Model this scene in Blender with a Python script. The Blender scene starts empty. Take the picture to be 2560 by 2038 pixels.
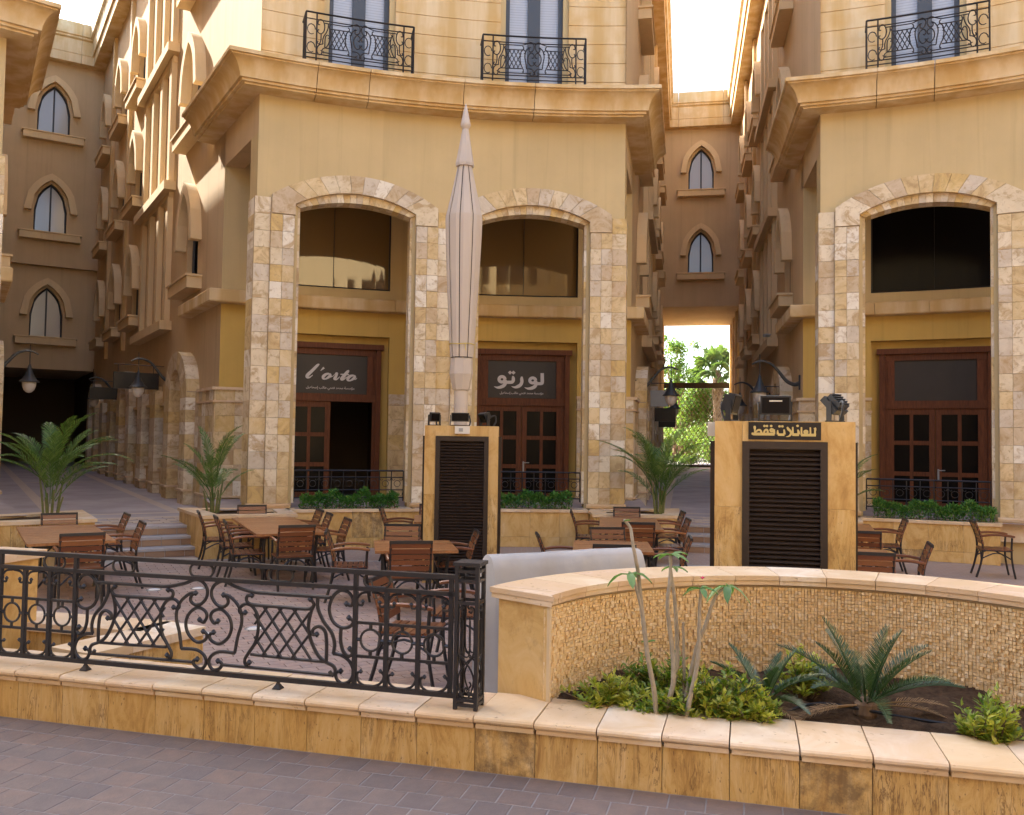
import bpy, math, random
from math import sin, cos, tan, pi, radians, degrees, sqrt, atan2, hypot, floor
from mathutils import Vector, Matrix
RN = random.Random(11)
SC = bpy.context.scene
COL = SC.collection
# ------------------------------------------------------------------ camera
PITCH, ROLL, EYE = 0.0407065, 0.0148252, 2.0468
_f = Vector((0, cos(PITCH), sin(PITCH))); _u = Vector((0, -sin(PITCH), cos(PITCH))); _r = Vector((1, 0, 0))
_cr = _r * cos(ROLL) + _u * sin(ROLL); _cu = _u * cos(ROLL) - _r * sin(ROLL)
cam = bpy.data.cameras.new('camera'); camo = bpy.data.objects.new('camera', cam); COL.objects.link(camo)
cam.sensor_fit = 'HORIZONTAL'; cam.sensor_width = 36.0; cam.lens = 2200 * 36 / 2560.0
cam.clip_start = 0.1; cam.clip_end = 1500
camo.matrix_world = Matrix(((_cr.x, _cu.x, -_f.x, 0), (_cr.y, _cu.y, -_f.y, 0), (_cr.z, _cu.z, -_f.z, EYE), (0, 0, 0, 1)))
SC.camera = camo
# ------------------------------------------------------------------ daylight
SUN_AZ, SUN_EL = radians(-47), radians(39.5)
world = bpy.data.worlds.new('World'); SC.world = world; world.use_nodes = True
wn = world.node_tree.nodes; wl = world.node_tree.links
bg = wn['Background']; sky = wn.new('ShaderNodeTexSky'); sky.sky_type = 'NISHITA'; sky.sun_disc = False
sky.sun_elevation = SUN_EL; sky.sun_rotation = SUN_AZ; sky.dust_density = 3.0; sky.air_density = 1.0; sky.ozone_density = 1.0
wl.new(sky.outputs[0], bg.inputs[0]); bg.inputs[1].default_value = 0.15
sl = bpy.data.lights.new('sun', 'SUN'); sl.energy = 3.8; sl.angle = radians(0.53); sl.color = (1, .95, .88)
so = bpy.data.objects.new('sun', sl); COL.objects.link(so)
so.rotation_euler = Vector((sin(SUN_AZ) * cos(SUN_EL), cos(SUN_AZ) * cos(SUN_EL), sin(SUN_EL))).to_track_quat('Z', 'Y').to_euler()
so.location = (-30, 20, 40)
SC.view_settings.view_transform = 'Standard'; SC.view_settings.look = 'None'; SC.view_settings.gamma = 1.0
SC.view_settings.exposure = 2.42
SC.cycles.max_bounces = 10; SC.cycles.diffuse_bounces = 8; SC.cycles.glossy_bounces = 4; SC.cycles.transparent_max_bounces = 8
SC.cycles.use_denoising = True
SC.cycles.sample_clamp_indirect = 6.0

# ------------------------------------------------------------------ mesh helpers
class G:
    def __init__(s): s.v = []; s.f = []; s.r = []; s.k = 0.0
    def add(s, vs, fs):
        b = len(s.v); s.v += [tuple(p) for p in vs]
        for f in fs: s.f.append(tuple(b + i for i in f)); s.r.append(s.k)
        return s
    def quad(s, a, b, c, d): return s.add([a, b, c, d], [(0, 1, 2, 3)])
    def obox(s, o, ex, ey, ez):
        o, ex, ey, ez = Vector(o), Vector(ex), Vector(ey), Vector(ez)
        p = [o, o + ex, o + ex + ey, o + ey, o + ez, o + ex + ez, o + ex + ey + ez, o + ey + ez]
        return s.add(p, [(0, 3, 2, 1), (4, 5, 6, 7), (0, 1, 5, 4), (1, 2, 6, 5), (2, 3, 7, 6), (3, 0, 4, 7)])
    def box(s, c, d, rz=0.0):
        ca, sa = cos(rz), sin(rz); x, y, z = d
        return s.obox((c[0] - x / 2 * ca + y / 2 * sa, c[1] - x / 2 * sa - y / 2 * ca, c[2] - z / 2), (x * ca, x * sa, 0), (-y * sa, y * ca, 0), (0, 0, z))
    def cbox(s, c, d, b, rz=0.0):
        # box with chamfered top edges (pieces laid flat)
        x, y, z = d[0] / 2, d[1] / 2, d[2]; ca, sa = cos(rz), sin(rz)
        P = []
        for (ix, iy, zz) in ((0, 0, 0), (0, 0, z - b), (b, b, z)):
            for sx, sy in ((-1, -1), (1, -1), (1, 1), (-1, 1)):
                px, py = sx * (x - ix), sy * (y - iy); P.append((c[0] + px * ca - py * sa, c[1] + px * sa + py * ca, c[2] + zz))
        F = [(8, 9, 10, 11)]
        for l in (0, 4):
            for i in range(4): F.append((l + i, l + (i + 1) % 4, l + 4 + (i + 1) % 4, l + 4 + i))
        return s.add(P, F)
    def fbox(s, w, h, d, b):
        # wall tile: centred in x and z, front face at y=-d, chamfered front edges, back at y=0
        P = []
        for (ins, y) in ((0, 0), (0, -d + b), (b, -d)):
            for sx, sz in ((-1, -1), (1, -1), (1, 1), (-1, 1)): P.append((sx * (w / 2 - ins), y, sz * (h / 2 - ins)))
        F = [(8, 9, 10, 11)]
        for l in (0, 4):
            for i in range(4): F.append((l + i, l + (i + 1) % 4, l + 4 + (i + 1) % 4, l + 4 + i))
        return s.add(P, F)
    def tube(s, pts, r, n=6, closed=False, cap=True):
        P = [Vector(p) for p in pts]; m = len(P)
        rr = r if isinstance(r, (list, tuple)) else [r] * m
        up = None; rings = []
        for i in range(m):
            if closed: t = P[(i + 1) % m] - P[i - 1]
            else: t = P[min(i + 1, m - 1)] - P[max(i - 1, 0)]
            if t.length < 1e-9: t = Vector((0, 0, 1))
            t.normalize()
            if up is None:
                up = Vector((0, 0, 1)) if abs(t.z) < .9 else Vector((1, 0, 0))
            a = up - t * up.dot(t)
            if a.length < 1e-6: a = t.orthogonal()
            a.normalize(); up = a; bb = t.cross(a)
            rings.append([P[i] + (a * cos(2 * pi * k / n) + bb * sin(2 * pi * k / n)) * rr[i] for k in range(n)])
        vs = [p for q in rings for p in q]; fs = []
        for i in range(m if closed else m - 1):
            j = (i + 1) % m
            for k in range(n): fs.append((i * n + k, i * n + (k + 1) % n, j * n + (k + 1) % n, j * n + k))
        if cap and not closed: fs.append(tuple(range(n))[::-1]); fs.append(tuple((m - 1) * n + k for k in range(n)))
        return s.add(vs, fs)
    def lathe(s, prof, n=16, c=(0, 0, 0), ph=0.0):
        vs = []; fs = []; m = len(prof)
        for (r, z) in prof:
            for k in range(n): a = 2 * pi * k / n + ph; vs.append((c[0] + r * cos(a), c[1] + r * sin(a), c[2] + z))
        for i in range(m - 1):
            for k in range(n): fs.append((i * n + k, i * n + (k + 1) % n, (i + 1) * n + (k + 1) % n, (i + 1) * n + k))
        fs.append(tuple(range(n))[::-1]); fs.append(tuple((m - 1) * n + k for k in range(n)))
        return s.add(vs, fs)
    def prism(s, poly, off):
        o = Vector(off); n = len(poly); a = [Vector(p) for p in poly]; b = [p + o for p in a]
        return s.add(a + b, [tuple(range(n)), tuple(range(2 * n - 1, n - 1, -1))] + [(i, n + i, n + (i + 1) % n, (i + 1) % n) for i in range(n)])
    def mesh(s, name, mat=None, smooth=None):
        m = bpy.data.meshes.new(name); m.from_pydata(s.v, [], s.f)
        if any(s.r):
            at = m.attributes.new('rnd', 'FLOAT', 'FACE'); at.data.foreach_set('value', s.r)
        if mat: m.materials.append(mat)
        if smooth is not None:
            m.shade_smooth(); m.set_sharp_from_angle(angle=radians(smooth))
        m.update(); return m
def O(name, g, mat=None, parent=None, loc=None, rz=None, smooth=None, label=None, cat=None, group=None, kind=None):
    me = g.mesh(name, mat, smooth) if isinstance(g, G) else g
    o = bpy.data.objects.new(name, me); COL.objects.link(o)
    if parent is not None: o.parent = parent
    if loc is not None: o.location = loc
    if rz is not None: o.rotation_euler = (0, 0, rz)
    tag(o, label, cat, group, kind); return o
def tag(o, label=None, cat=None, group=None, kind=None):
    if label: o['label'] = label
    if cat: o['category'] = cat
    if group: o['group'] = group
    if kind: o['kind'] = kind
    return o
def T(name, label, cat, loc=(0, 0, 0), rz=0.0, group=None):
    o = bpy.data.objects.new(name, None); o.empty_display_size = .2; COL.objects.link(o)
    o.location = loc; o.rotation_euler = (0, 0, rz); return tag(o, label, cat, group)
def copy_tree(o, parent=None):
    c = o.copy(); COL.objects.link(c)
    if parent is not None: c.parent = parent
    for ch in list(o.children): copy_tree(ch, c)
    return c
def smoothline(pts, n=4):
    P = [Vector(p) for p in pts]; out = []
    for i in range(len(P) - 1):
        p0 = P[max(i - 1, 0)]; p1 = P[i]; p2 = P[i + 1]; p3 = P[min(i + 2, len(P) - 1)]
        for k in range(n):
            t = k / n
            out.append(.5 * ((2 * p1) + (p2 - p0) * t + (2 * p0 - 5 * p1 + 4 * p2 - p3) * t * t + (3 * p1 - p0 - 3 * p2 + p3) * t ** 3))
    out.append(P[-1]); return out

# ------------------------------------------------------------------ materials
class N:
    def __init__(s, name):
        s.m = bpy.data.materials.new(name); s.m.use_nodes = True; s.t = s.m.node_tree; s.b = s.t.nodes['Principled BSDF']
        s.pos = s.t.nodes.new('ShaderNodeNewGeometry').outputs['Position']; s._rnd = None
    def n(s, k, **kw):
        x = s.t.nodes.new(k)
        for a, v in kw.items(): setattr(x, a, v)
        return x
    def L(s, a, b): s.t.links.new(a, b)
    def val(s, x, v):
        if hasattr(v, 'is_linked') or hasattr(v, 'links'): s.L(v, x)
        else: x.default_value = v
    def math(s, op, a, b=0.0, c=None):
        x = s.n('ShaderNodeMath', operation=op); s.val(x.inputs[0], a); s.val(x.inputs[1], b)
        if c is not None: s.val(x.inputs[2], c)
        return x.outputs[0]
    def rnd(s):
        if s._rnd is None:
            o = s.n('ShaderNodeObjectInfo').outputs['Random']; a = s.n('ShaderNodeAttribute', attribute_name='rnd').outputs['Fac']
            s._rnd = s.math('FRACT', s.math('ADD', o, a))
        return s._rnd
    def vec(s, scale=(1, 1, 1), jit=False, src=None):
        v = src or s.pos
        if jit:
            c = s.n('ShaderNodeCombineXYZ'); j = s.math('MULTIPLY', s.rnd(), 37.0)
            for i in range(3): s.L(j, c.inputs[i])
            a = s.n('ShaderNodeVectorMath', operation='ADD'); s.L(v, a.inputs[0]); s.L(c.outputs[0], a.inputs[1]); v = a.outputs[0]
        m = s.n('ShaderNodeVectorMath', operation='MULTIPLY'); s.L(v, m.inputs[0]); m.inputs[1].default_value = scale
        return m.outputs[0]
    def noise(s, scale=5, detail=4, vec=None, rough=.55, dist=0.0):
        x = s.n('ShaderNodeTexNoise'); x.inputs['Scale'].default_value = scale; x.inputs['Detail'].default_value = detail
        x.inputs['Roughness'].default_value = rough; x.inputs['Distortion'].default_value = dist; s.L(vec or s.pos, x.inputs['Vector']); return x.outputs[0]
    def ramp(s, fac, stops, mode='LINEAR'):
        x = s.n('ShaderNodeValToRGB'); cr = x.color_ramp; cr.interpolation = mode
        while len(cr.elements) < len(stops): cr.elements.new(.5)
        for e, (p, c) in zip(cr.elements, stops):
            e.position = p; e.color = (c, c, c, 1) if isinstance(c, (int, float)) else (*c, 1)
        s.L(fac, x.inputs[0]); return x.outputs[0]
    def mix(s, f, a, b, mode='MIX'):
        x = s.n('ShaderNodeMix', data_type='RGBA', blend_type=mode); s.val(x.inputs[0], f)
        for i, c in ((6, a), (7, b)):
            if isinstance(c, tuple): x.inputs[i].default_value = (*c, 1)
            else: s.L(c, x.inputs[i])
        return x.outputs[2]
    def out(s, col, rough=.8, spec=.3, bump=None, bd=.01, bs=.5, metal=0.0):
        if isinstance(col, tuple): s.b.inputs['Base Color'].default_value = (*col, 1)
        else: s.L(col, s.b.inputs['Base Color'])
        s.val(s.b.inputs['Roughness'], rough); s.b.inputs['Specular IOR Level'].default_value = spec; s.b.inputs['Metallic'].default_value = metal
        if bump is not None:
            x = s.n('ShaderNodeBump'); x.inputs['Strength'].default_value = bs; x.inputs['Distance'].default_value = bd
            s.L(bump, x.inputs['Height']); s.L(x.outputs[0], s.b.inputs['Normal'])
        return s.m
def stucco(name, c, v=.12):
    m = N(name); a = m.noise(.7, 5); st = m.noise(1.0, 4, m.vec((3.0, 3.0, .22))); fine = m.noise(160, 2)
    k = m.ramp(m.math('ADD', m.math('MULTIPLY', a, .6), m.math('MULTIPLY', st, .4)), [(.3, 1 - v), (.7, 1 + v * .6)])
    col = m.mix(1.0, c, k, 'MULTIPLY')
    col = m.mix(m.math('MULTIPLY', m.ramp(m.noise(3.3, 6, rough=.7), [(.55, 0.0), (.8, 1.0)]), .14), col, tuple(x * .62 for x in c))
    wet = m.noise(1.0, 5, m.vec((5.5, 5.5, .16)), .6, .3); ck = m.noise(1.1, 8, None, .75, 2.0)
    col = m.mix(m.math('MULTIPLY', m.ramp(wet, [(.56, 0.0), (.70, 1.0)]), .26), col, tuple(x * .60 for x in c))
    col = m.mix(m.math('MULTIPLY', m.ramp(wet, [(.28, 1.0), (.40, 0.0)]), .12), col, tuple(min(1, x * 1.25) for x in c))
    return m.out(col, .92, .12, fine, .004, .6)
M = {}
M['stucco'] = stucco('tan_stucco', (.57, .44, .235))
M['ochre'] = stucco('ochre_stucco', (.60, .405, .12))
M['side'] = stucco('street_stucco', (.57, .42, .25))
M['trim'] = stucco('pale_trim', (.70, .53, .31), .08)
def mk():
    m = N('cast_stone')
    st = m.noise(1.0, 4, m.vec((2.6, 2.6, .3))); bl = m.noise(1.6, 4)
    c = m.mix(m.ramp(st, [(.38, 0.0), (.62, 1.0)]), (.57, .385, .17), (.70, .545, .33))
    c = m.mix(m.math('MULTIPLY', m.ramp(bl, [(.48, 0.0), (.68, 1.0)]), .55), c, (.55, .335, .11))
    M['cast'] = m.out(c, .85, .2, m.noise(90, 3), .003, .4)
    m = N('travertine_tile')
    base = m.ramp(m.rnd(), [(0, (.62, .47, .25)), (.15, (.69, .58, .40)), (.3, (.55, .43, .28)), (.42, (.75, .65, .48)), (.54, (.62, .44, .18)), (.63, (.60, .52, .41)), (.76, (.68, .53, .30)), (.85, (.80, .74, .62)), (.94, (.56, .44, .30))], 'CONSTANT')
    n1 = m.noise(2.0, 6, m.vec((1, 1, 1), True), .68, 1.6); n2 = m.noise(11, 5, m.vec((1, 1, 1), True), .62, .6)
    c = m.mix(m.ramp(n1, [(.37, 0.8), (.47, .15), (.58, 0.0)]), base, (.43, .29, .14))
    c = m.mix(m.math('MULTIPLY', m.ramp(n1, [(.5, 0.0), (.75, 1.0)]), .45), c, (.78, .67, .50))
    c = m.mix(m.math('MULTIPLY', m.ramp(n2, [(.55, 0.0), (.66, 1.0)]), .55), c, (.37, .25, .12))
    M['tile'] = m.out(c, .72, .2, n2, .006, .6)
    m = N('travertine_slab')
    v = m.vec((6.5, 6.5, 1.7), True); n1 = m.noise(1.0, 11, v, .78, .8); big = m.noise(.9, 3, m.vec((1, 1, 1), True)); n2 = m.noise(1.0, 6, m.vec((15, 15, 1.25), True), .66, 1.8); msk = m.noise(2.2, 3, m.vec((1, 1, 1), True)); pit = m.noise(60, 3, m.vec((1, 1, .4), True))
    c = m.ramp(n1, [(.30, (.24, .125, .042)), (.41, (.43, .255, .085)), (.49, (.57, .37, .135)), (.58, (.62, .435, .20)), (.70, (.72, .58, .37))])
    c = m.mix(m.math('MULTIPLY', m.math('MULTIPLY', m.ramp(n2, [(.47, 0.0), (.492, 1.0), (.508, 1.0), (.53, 0.0)]), m.ramp(msk, [(.42, 0.0), (.55, 1.0)])), .8), c, (.15, .08, .035))
    c = m.mix(m.math('MULTIPLY', m.ramp(m.rnd(), [(0, 0.0), (.25, .5), (.4, .0), (.6, .35), (.7, 0.0)]), .9), c, (.58, .345, .09))
    c = m.mix(m.math('MULTIPLY', m.ramp(pit, [(.66, 0.0), (.7, 1.0)]), .7), c, (.14, .08, .04))
    c = m.mix(m.math('MULTIPLY', m.ramp(m.rnd(), [(.80, 0.0), (.86, .8)]), m.ramp(m.noise(5, 7, m.vec((1, 1, 1), True), .75), [(.40, 1.0), (.58, .0)])), c, (.16, .10, .05))
    M['slab'] = m.out(c, .5, .4, n2, .003, .5)
    m = N('honed_travertine')
    v = m.vec((1.6, 1.6, .8), True); n1 = m.noise(1.5, 9, v, .72, .9); n2 = m.noise(7, 6, v, .72)
    c = m.ramp(n1, [(.30, (.33, .18, .055)), (.42, (.50, .30, .095)), (.52, (.59, .385, .145)), (.64, (.64, .45, .21)), (.8, (.72, .57, .35))])
    c = m.mix(m.math('MULTIPLY', m.ramp(n2, [(.56, 0.0), (.7, 1.0)]), .45), c, (.32, .18, .06))
    M['honed'] = m.out(c, .5, .4, n2, .002, .4)
    m = N('cap_travertine')
    v = m.vec((1, 1, 1), True); n1 = m.noise(2.2, 6, v, .6, .8); pit = m.noise(26, 4, m.vec((1, 1, 2.2), True), .6); pz = m.noise(3.1, 3, v)
    base = m.ramp(m.rnd(), [(0, (.62, .47, .31)), (.3, (.68, .52, .33)), (.55, (.60, .42, .27)), (.8, (.74, .63, .49)), (1, (.64, .45, .27))])
    c = m.mix(m.ramp(n1, [(.35, .8), (.6, 0.0)]), base, (.58, .40, .22))
    c = m.mix(m.math('MULTIPLY', m.ramp(n1, [(.55, 0.0), (.75, 1.0)]), .5), c, (.76, .66, .50))
    pits = m.math('MULTIPLY', m.ramp(pit, [(.62, 0.0), (.68, 1.0)]), m.ramp(pz, [(.45, 0.0), (.6, 1.0)]))
    c = m.mix(m.math('MULTIPLY', pits, .75), c, (.25, .15, .08))
    M['cap'] = m.out(c, .7, .3, m.math('SUBTRACT', 1.0, pits), .006, .6)
    m = N('mosaic_chip')
    base = m.ramp(m.rnd(), [(0, (.72, .52, .27)), (.3, (.78, .59, .34)), (.6, (.68, .47, .23)), (.85, (.82, .68, .46)), (1, (.62, .42, .19))])
    c = m.mix(m.ramp(m.noise(30, 4), [(.4, .5), (.6, 0.0)]), base, (.60, .41, .20))
    M['chip'] = m.out(c, .8, .2, m.noise(120, 3), .004, .6)
    m = N('clay_paver')
    base = m.ramp(m.rnd(), [(0, (.30, .20, .165)), (.3, (.345, .235, .185)), (.55, (.27, .195, .17)), (.8, (.37, .255, .19)), (1, (.29, .215, .19))])
    c = m.mix(m.ramp(m.noise(9, 6, None, .7), [(.35, .5), (.65, 0.0)]), base, (.21, .155, .135))
    c = m.mix(m.math('MULTIPLY', m.ramp(m.noise(.8, 5), [(.5, 0.0), (.7, 1.0)]), .35), c, (.44, .345, .28))
    M['paver'] = m.out(c, m.ramp(m.noise(2.2, 4), [(.3, .5), (.7, .78)]), .35, m.noise(70, 4), .003, .5)
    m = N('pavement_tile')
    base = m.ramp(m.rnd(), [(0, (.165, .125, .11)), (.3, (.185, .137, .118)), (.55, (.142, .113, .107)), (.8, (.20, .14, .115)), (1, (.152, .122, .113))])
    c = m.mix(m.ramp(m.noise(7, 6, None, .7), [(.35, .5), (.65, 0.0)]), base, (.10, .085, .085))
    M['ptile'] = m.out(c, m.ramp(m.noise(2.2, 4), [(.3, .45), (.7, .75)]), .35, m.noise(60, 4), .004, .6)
    m = N('paved_floor')      # far paving: running-bond pattern where single pavers can no longer be told apart
    br = m.n('ShaderNodeTexBrick'); m.L(m.vec((1, 1, 1)), br.inputs['Vector']); br.inputs['Scale'].default_value = 1.0
    br.inputs['Brick Width'].default_value = .22; br.inputs['Row Height'].default_value = .11; br.inputs['Mortar Size'].default_value = .006
    br.inputs['Color1'].default_value = (.31, .22, .18, 1); br.inputs['Color2'].default_value = (.36, .25, .195, 1); br.inputs['Mortar'].default_value = (.36, .32, .28, 1)
    c = m.mix(m.math('MULTIPLY', m.ramp(m.noise(.6, 5), [(.4, 0.0), (.7, 1.0)]), .4), br.outputs['Color'], (.42, .33, .27))
    M['floor'] = m.out(c, .7, .35, m.noise(50, 4), .003, .4)
    m = N('grout'); M['grout'] = m.out(m.mix(m.noise(4, 5), (.33, .30, .265), (.44, .40, .35)), .95, .1, m.noise(120, 3), .003, .5)
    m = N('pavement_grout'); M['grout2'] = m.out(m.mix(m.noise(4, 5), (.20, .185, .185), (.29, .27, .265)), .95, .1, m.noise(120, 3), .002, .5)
    m = N('mortar'); M['mortar'] = m.out(m.mix(m.noise(4, 5), (.36, .27, .17), (.46, .36, .24)), .95, .1)
    m = N('street_paving'); c = m.mix(m.ramp(m.noise(1.1, 6), [(.35, 0.0), (.7, 1.0)]), (.31, .26, .25), (.42, .36, .345))
    M['street'] = m.out(c, .75, .3, m.noise(60, 3), .003, .4)
    m = N('pale_paving'); M['pale'] = m.out(m.mix(m.noise(3, 5), (.44, .34, .265), (.54, .43, .33)), .75, .3)
    m = N('step_nosing'); M['nosing'] = m.out(m.mix(m.noise(5, 5), (.30, .28, .285), (.42, .39, .38)), .7, .3, m.noise(60, 3), .003, .4)
    m = N('step_brick'); M['brick'] = m.out(m.mix(m.rnd(), (.27, .165, .105), (.36, .235, .15)), .8, .25, m.noise(60, 4), .003, .5)
    m = N('soil'); n1 = m.noise(16, 7, None, .7); M['soil'] = m.out(m.ramp(n1, [(.3, (.035, .02, .012)), (.7, (.12, .075, .045))]), .97, .1, n1, .05, 1.0)
    m = N('teak')
    st = m.noise(1, 5, m.vec((5, 5, 40), True), .6, .4); gr = m.noise(30, 3, m.vec((1, .25, 1), True))
    base = m.ramp(m.rnd(), [(0, (.34, .145, .048)), (.35, (.40, .19, .07)), (.7, (.30, .115, .04)), (1, (.44, .23, .09))])
    c = m.mix(m.math('MULTIPLY', m.ramp(gr, [(.4, 1.0), (.62, 0.0)]), .5), base, (.18, .068, .022))
    M['teak'] = m.out(c, .38, .5, gr, .001, .3)
    m = N('chair_slat'); gr = m.noise(34, 3, m.vec((1, 1, 3), True))
    base = m.ramp(m.rnd(), [(0, (.19, .062, .024)), (.4, (.245, .09, .033)), (.75, (.155, .05, .021)), (1, (.30, .125, .045))])
    M['slat'] = m.out(m.mix(m.math('MULTIPLY', gr, .5), base, (.085, .03, .013)), .33, .5)
    m = N('door_wood'); gr = m.noise(16, 4, m.vec((3, 3, .3), True), .6, .5)
    M['doorw'] = m.out(m.ramp(gr, [(.3, (.085, .027, .012)), (.55, (.135, .044, .018)), (.75, (.18, .062, .025))]), .5, .2)
    m = N('wrought_iron'); n1 = m.noise(30, 4); M['iron'] = m.out(m.mix(n1, (.012, .011, .014), (.026, .023, .026)), m.ramp(n1, [(.3, .34), (.7, .55)]), .5)
    m = N('bronze_metal'); n1 = m.noise(12, 4); M['bronze'] = m.out(m.mix(n1, (.026, .016, .012), (.042, .028, .021)), .5, .4)
    m = N('lamp_metal'); M['lampm'] = m.out(m.mix(m.noise(14, 4), (.022, .026, .03), (.04, .044, .048)), .45, .5)
    m = N('black_plastic'); M['black'] = m.out(m.mix(m.noise(20, 3), (.014, .014, .016), (.03, .03, .032)), .5, .4)
    m = N('white_plastic'); M['white'] = m.out((.68, .66, .60), .5, .4)
    m = N('canvas'); w = m.noise(1.5, 4, m.vec((1, 1, .4))); M['canvas'] = m.out(m.mix(m.ramp(w, [(.3, 0.0), (.7, 1.0)]), (.49, .43, .375), (.57, .505, .445)), .93, .1, m.noise(240, 2), .001, .5)
    m = N('canvas_dark'); M['canvasd'] = m.out((.035, .022, .016), .95, .1)
    m = N('grey_cover'); w = m.noise(1.1, 5); M['cover'] = m.out(m.mix(m.ramp(w, [(.3, 0.0), (.7, 1.0)]), (.34, .325, .315), (.43, .415, .40)), .6, .3, m.noise(5, 4), .02, .35)
    m = N('tinted_glass'); M['glass'] = m.out((.17, .11, .048), .035, .6)
    m.b.inputs['IOR'].default_value = 1.7
    m = N('dark_glass'); M['dglass'] = m.out((.006, .005, .005), .2, .12)
    m = N('sky_glass'); M['sglass'] = m.out((.40, .395, .385), .1, .5)  # pale grey base colour paints in part of the reflected sky
    m = N('blind_glass'); st = m.n('ShaderNodeSeparateXYZ'); m.L(m.pos, st.inputs[0]); wv = m.math('FRACT', m.math('MULTIPLY', st.outputs[2], 18.0))
    M['blind'] = m.out(m.mix(m.ramp(wv, [(.1, 0.0), (.25, 1.0)]), (.30, .31, .34), (.44, .46, .50)), .35, .5)
    m = N('frame_grey'); M['fgrey'] = m.out((.065, .07, .08), .45, .4)
    m = N('dark_room'); M['room'] = m.out((.10, .07, .05), .9, .1)
    m = N('grille_steel'); M['grille'] = m.out((.20, .165, .12), .55, .4)
    m = N('sign_black'); M['signb'] = m.out(m.mix(m.noise(3, 4), (.024, .019, .018), (.034, .027, .025)), .45, .4)
    m = N('gold_sign_black'); M['signk'] = m.out((.008, .006, .008), .35, .45)
    m = N('sign_white'); M['signw'] = m.out((.62, .59, .58), .6, .3)
    m = N('sign_gold'); M['signg'] = m.out((.56, .44, .17), .5, .4)
    m = N('frosted_globe'); M['globe'] = m.out((.62, .58, .53), .35, .5)
    m = N('galvanised'); M['galv'] = m.out(m.mix(m.noise(6, 4), (.26, .27, .27), (.36, .37, .36)), .5, .5)
    m = N('yellow_cord'); M['cord'] = m.out((.62, .5, .12), .8, .2)
    m = N('far_stone'); M['farst'] = m.out(m.mix(m.noise(.5, 4), (.55, .42, .26), (.64, .5, .33)), .9, .1)
    m = N('sand'); M['sand'] = m.out(m.mix(m.noise(.2, 6), (.30, .25, .19), (.40, .34, .26)), .95, .1)
    m = N('white_wall'); M['wwall'] = m.out((.72, .70, .66), .9, .1)
    def leaf(name, cols, rough=.45, trans=.25, spec=.4):
        m = N(name); c = m.ramp(m.rnd(), [(i / (len(cols) - 1), k) for i, k in enumerate(cols)])
        c = m.mix(m.math('MULTIPLY', m.ramp(m.noise(7, 4), [(.35, 1.0), (.65, 0.0)]), .35), c, tuple(x * .5 for x in cols[0]))
        m.out(c, rough, spec)
        tr = m.n('ShaderNodeBsdfTranslucent'); m.L(m.mix(1.0, c, (1.5, 1.7, .7), 'MULTIPLY'), tr.inputs[0])
        mx = m.n('ShaderNodeMixShader'); mx.inputs[0].default_value = trans; m.L(m.b.outputs[0], mx.inputs[1]); m.L(tr.outputs[0], mx.inputs[2])
        m.L(mx.outputs[0], m.t.nodes['Material Output'].inputs[0]); return m.m
    M['palm'] = leaf('palm_leaf', [(.05, .11, .022), (.08, .155, .032), (.12, .20, .042), (.19, .26, .085)])
    M['cycad'] = leaf('cycad_leaf', [(.022, .06, .016), (.032, .078, .022), (.055, .105, .03), (.05, .09, .04)], .35, .1, .5)
    M['cycadtip'] = leaf('dry_leaf', [(.30, .19, .10), (.38, .25, .14)], .8, .2)
    M['shrub'] = leaf('shrub_leaf', [(.08, .17, .022), (.20, .28, .035), (.34, .38, .05), (.52, .47, .075), (.13, .22, .026)], .4, .3)
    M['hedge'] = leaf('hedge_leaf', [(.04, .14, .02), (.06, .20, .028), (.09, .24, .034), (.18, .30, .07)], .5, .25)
    M['aden'] = leaf('adenium_leaf', [(.12, .235, .08), (.17, .30, .10), (.25, .38, .16)], .35, .3)
    M['tree'] = leaf('tree_leaf', [(.07, .13, .03), (.12, .19, .045), (.18, .25, .06), (.26, .31, .09)], .5, .5)
    M['fan'] = leaf('fan_palm_leaf', [(.09, .15, .05), (.14, .20, .07), (.20, .26, .10)], .5, .3)
    m = N('palm_cane'); M['cane'] = m.out(m.mix(m.noise(9, 4, m.vec((1, 1, 4))), (.085, .11, .03), (.20, .20, .075)), .6, .3)
    m = N('pale_stem'); M['stem'] = m.out(m.mix(m.noise(22, 5), (.20, .165, .115), (.42, .37, .29)), .8, .2, m.noise(60, 3), .003, .5)
    m = N('bark'); n1 = m.noise(9, 6, m.vec((1, 1, .4))); M['bark'] = m.out(m.ramp(n1, [(.3, (.09, .055, .035)), (.7, (.24, .17, .115))]), .95, .1, n1, .04, .8)
    m = N('pink_petal'); M['pink'] = m.out((.62, .04, .16), .5, .3)
    m = N('pipe_plastic'); M['pipe'] = m.out((.012, .012, .014), .5, .3)
    m = N('uplight'); M['upl'] = m.out((.62, .64, .64), .25, .5, metal=.6)
mk()
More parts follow.
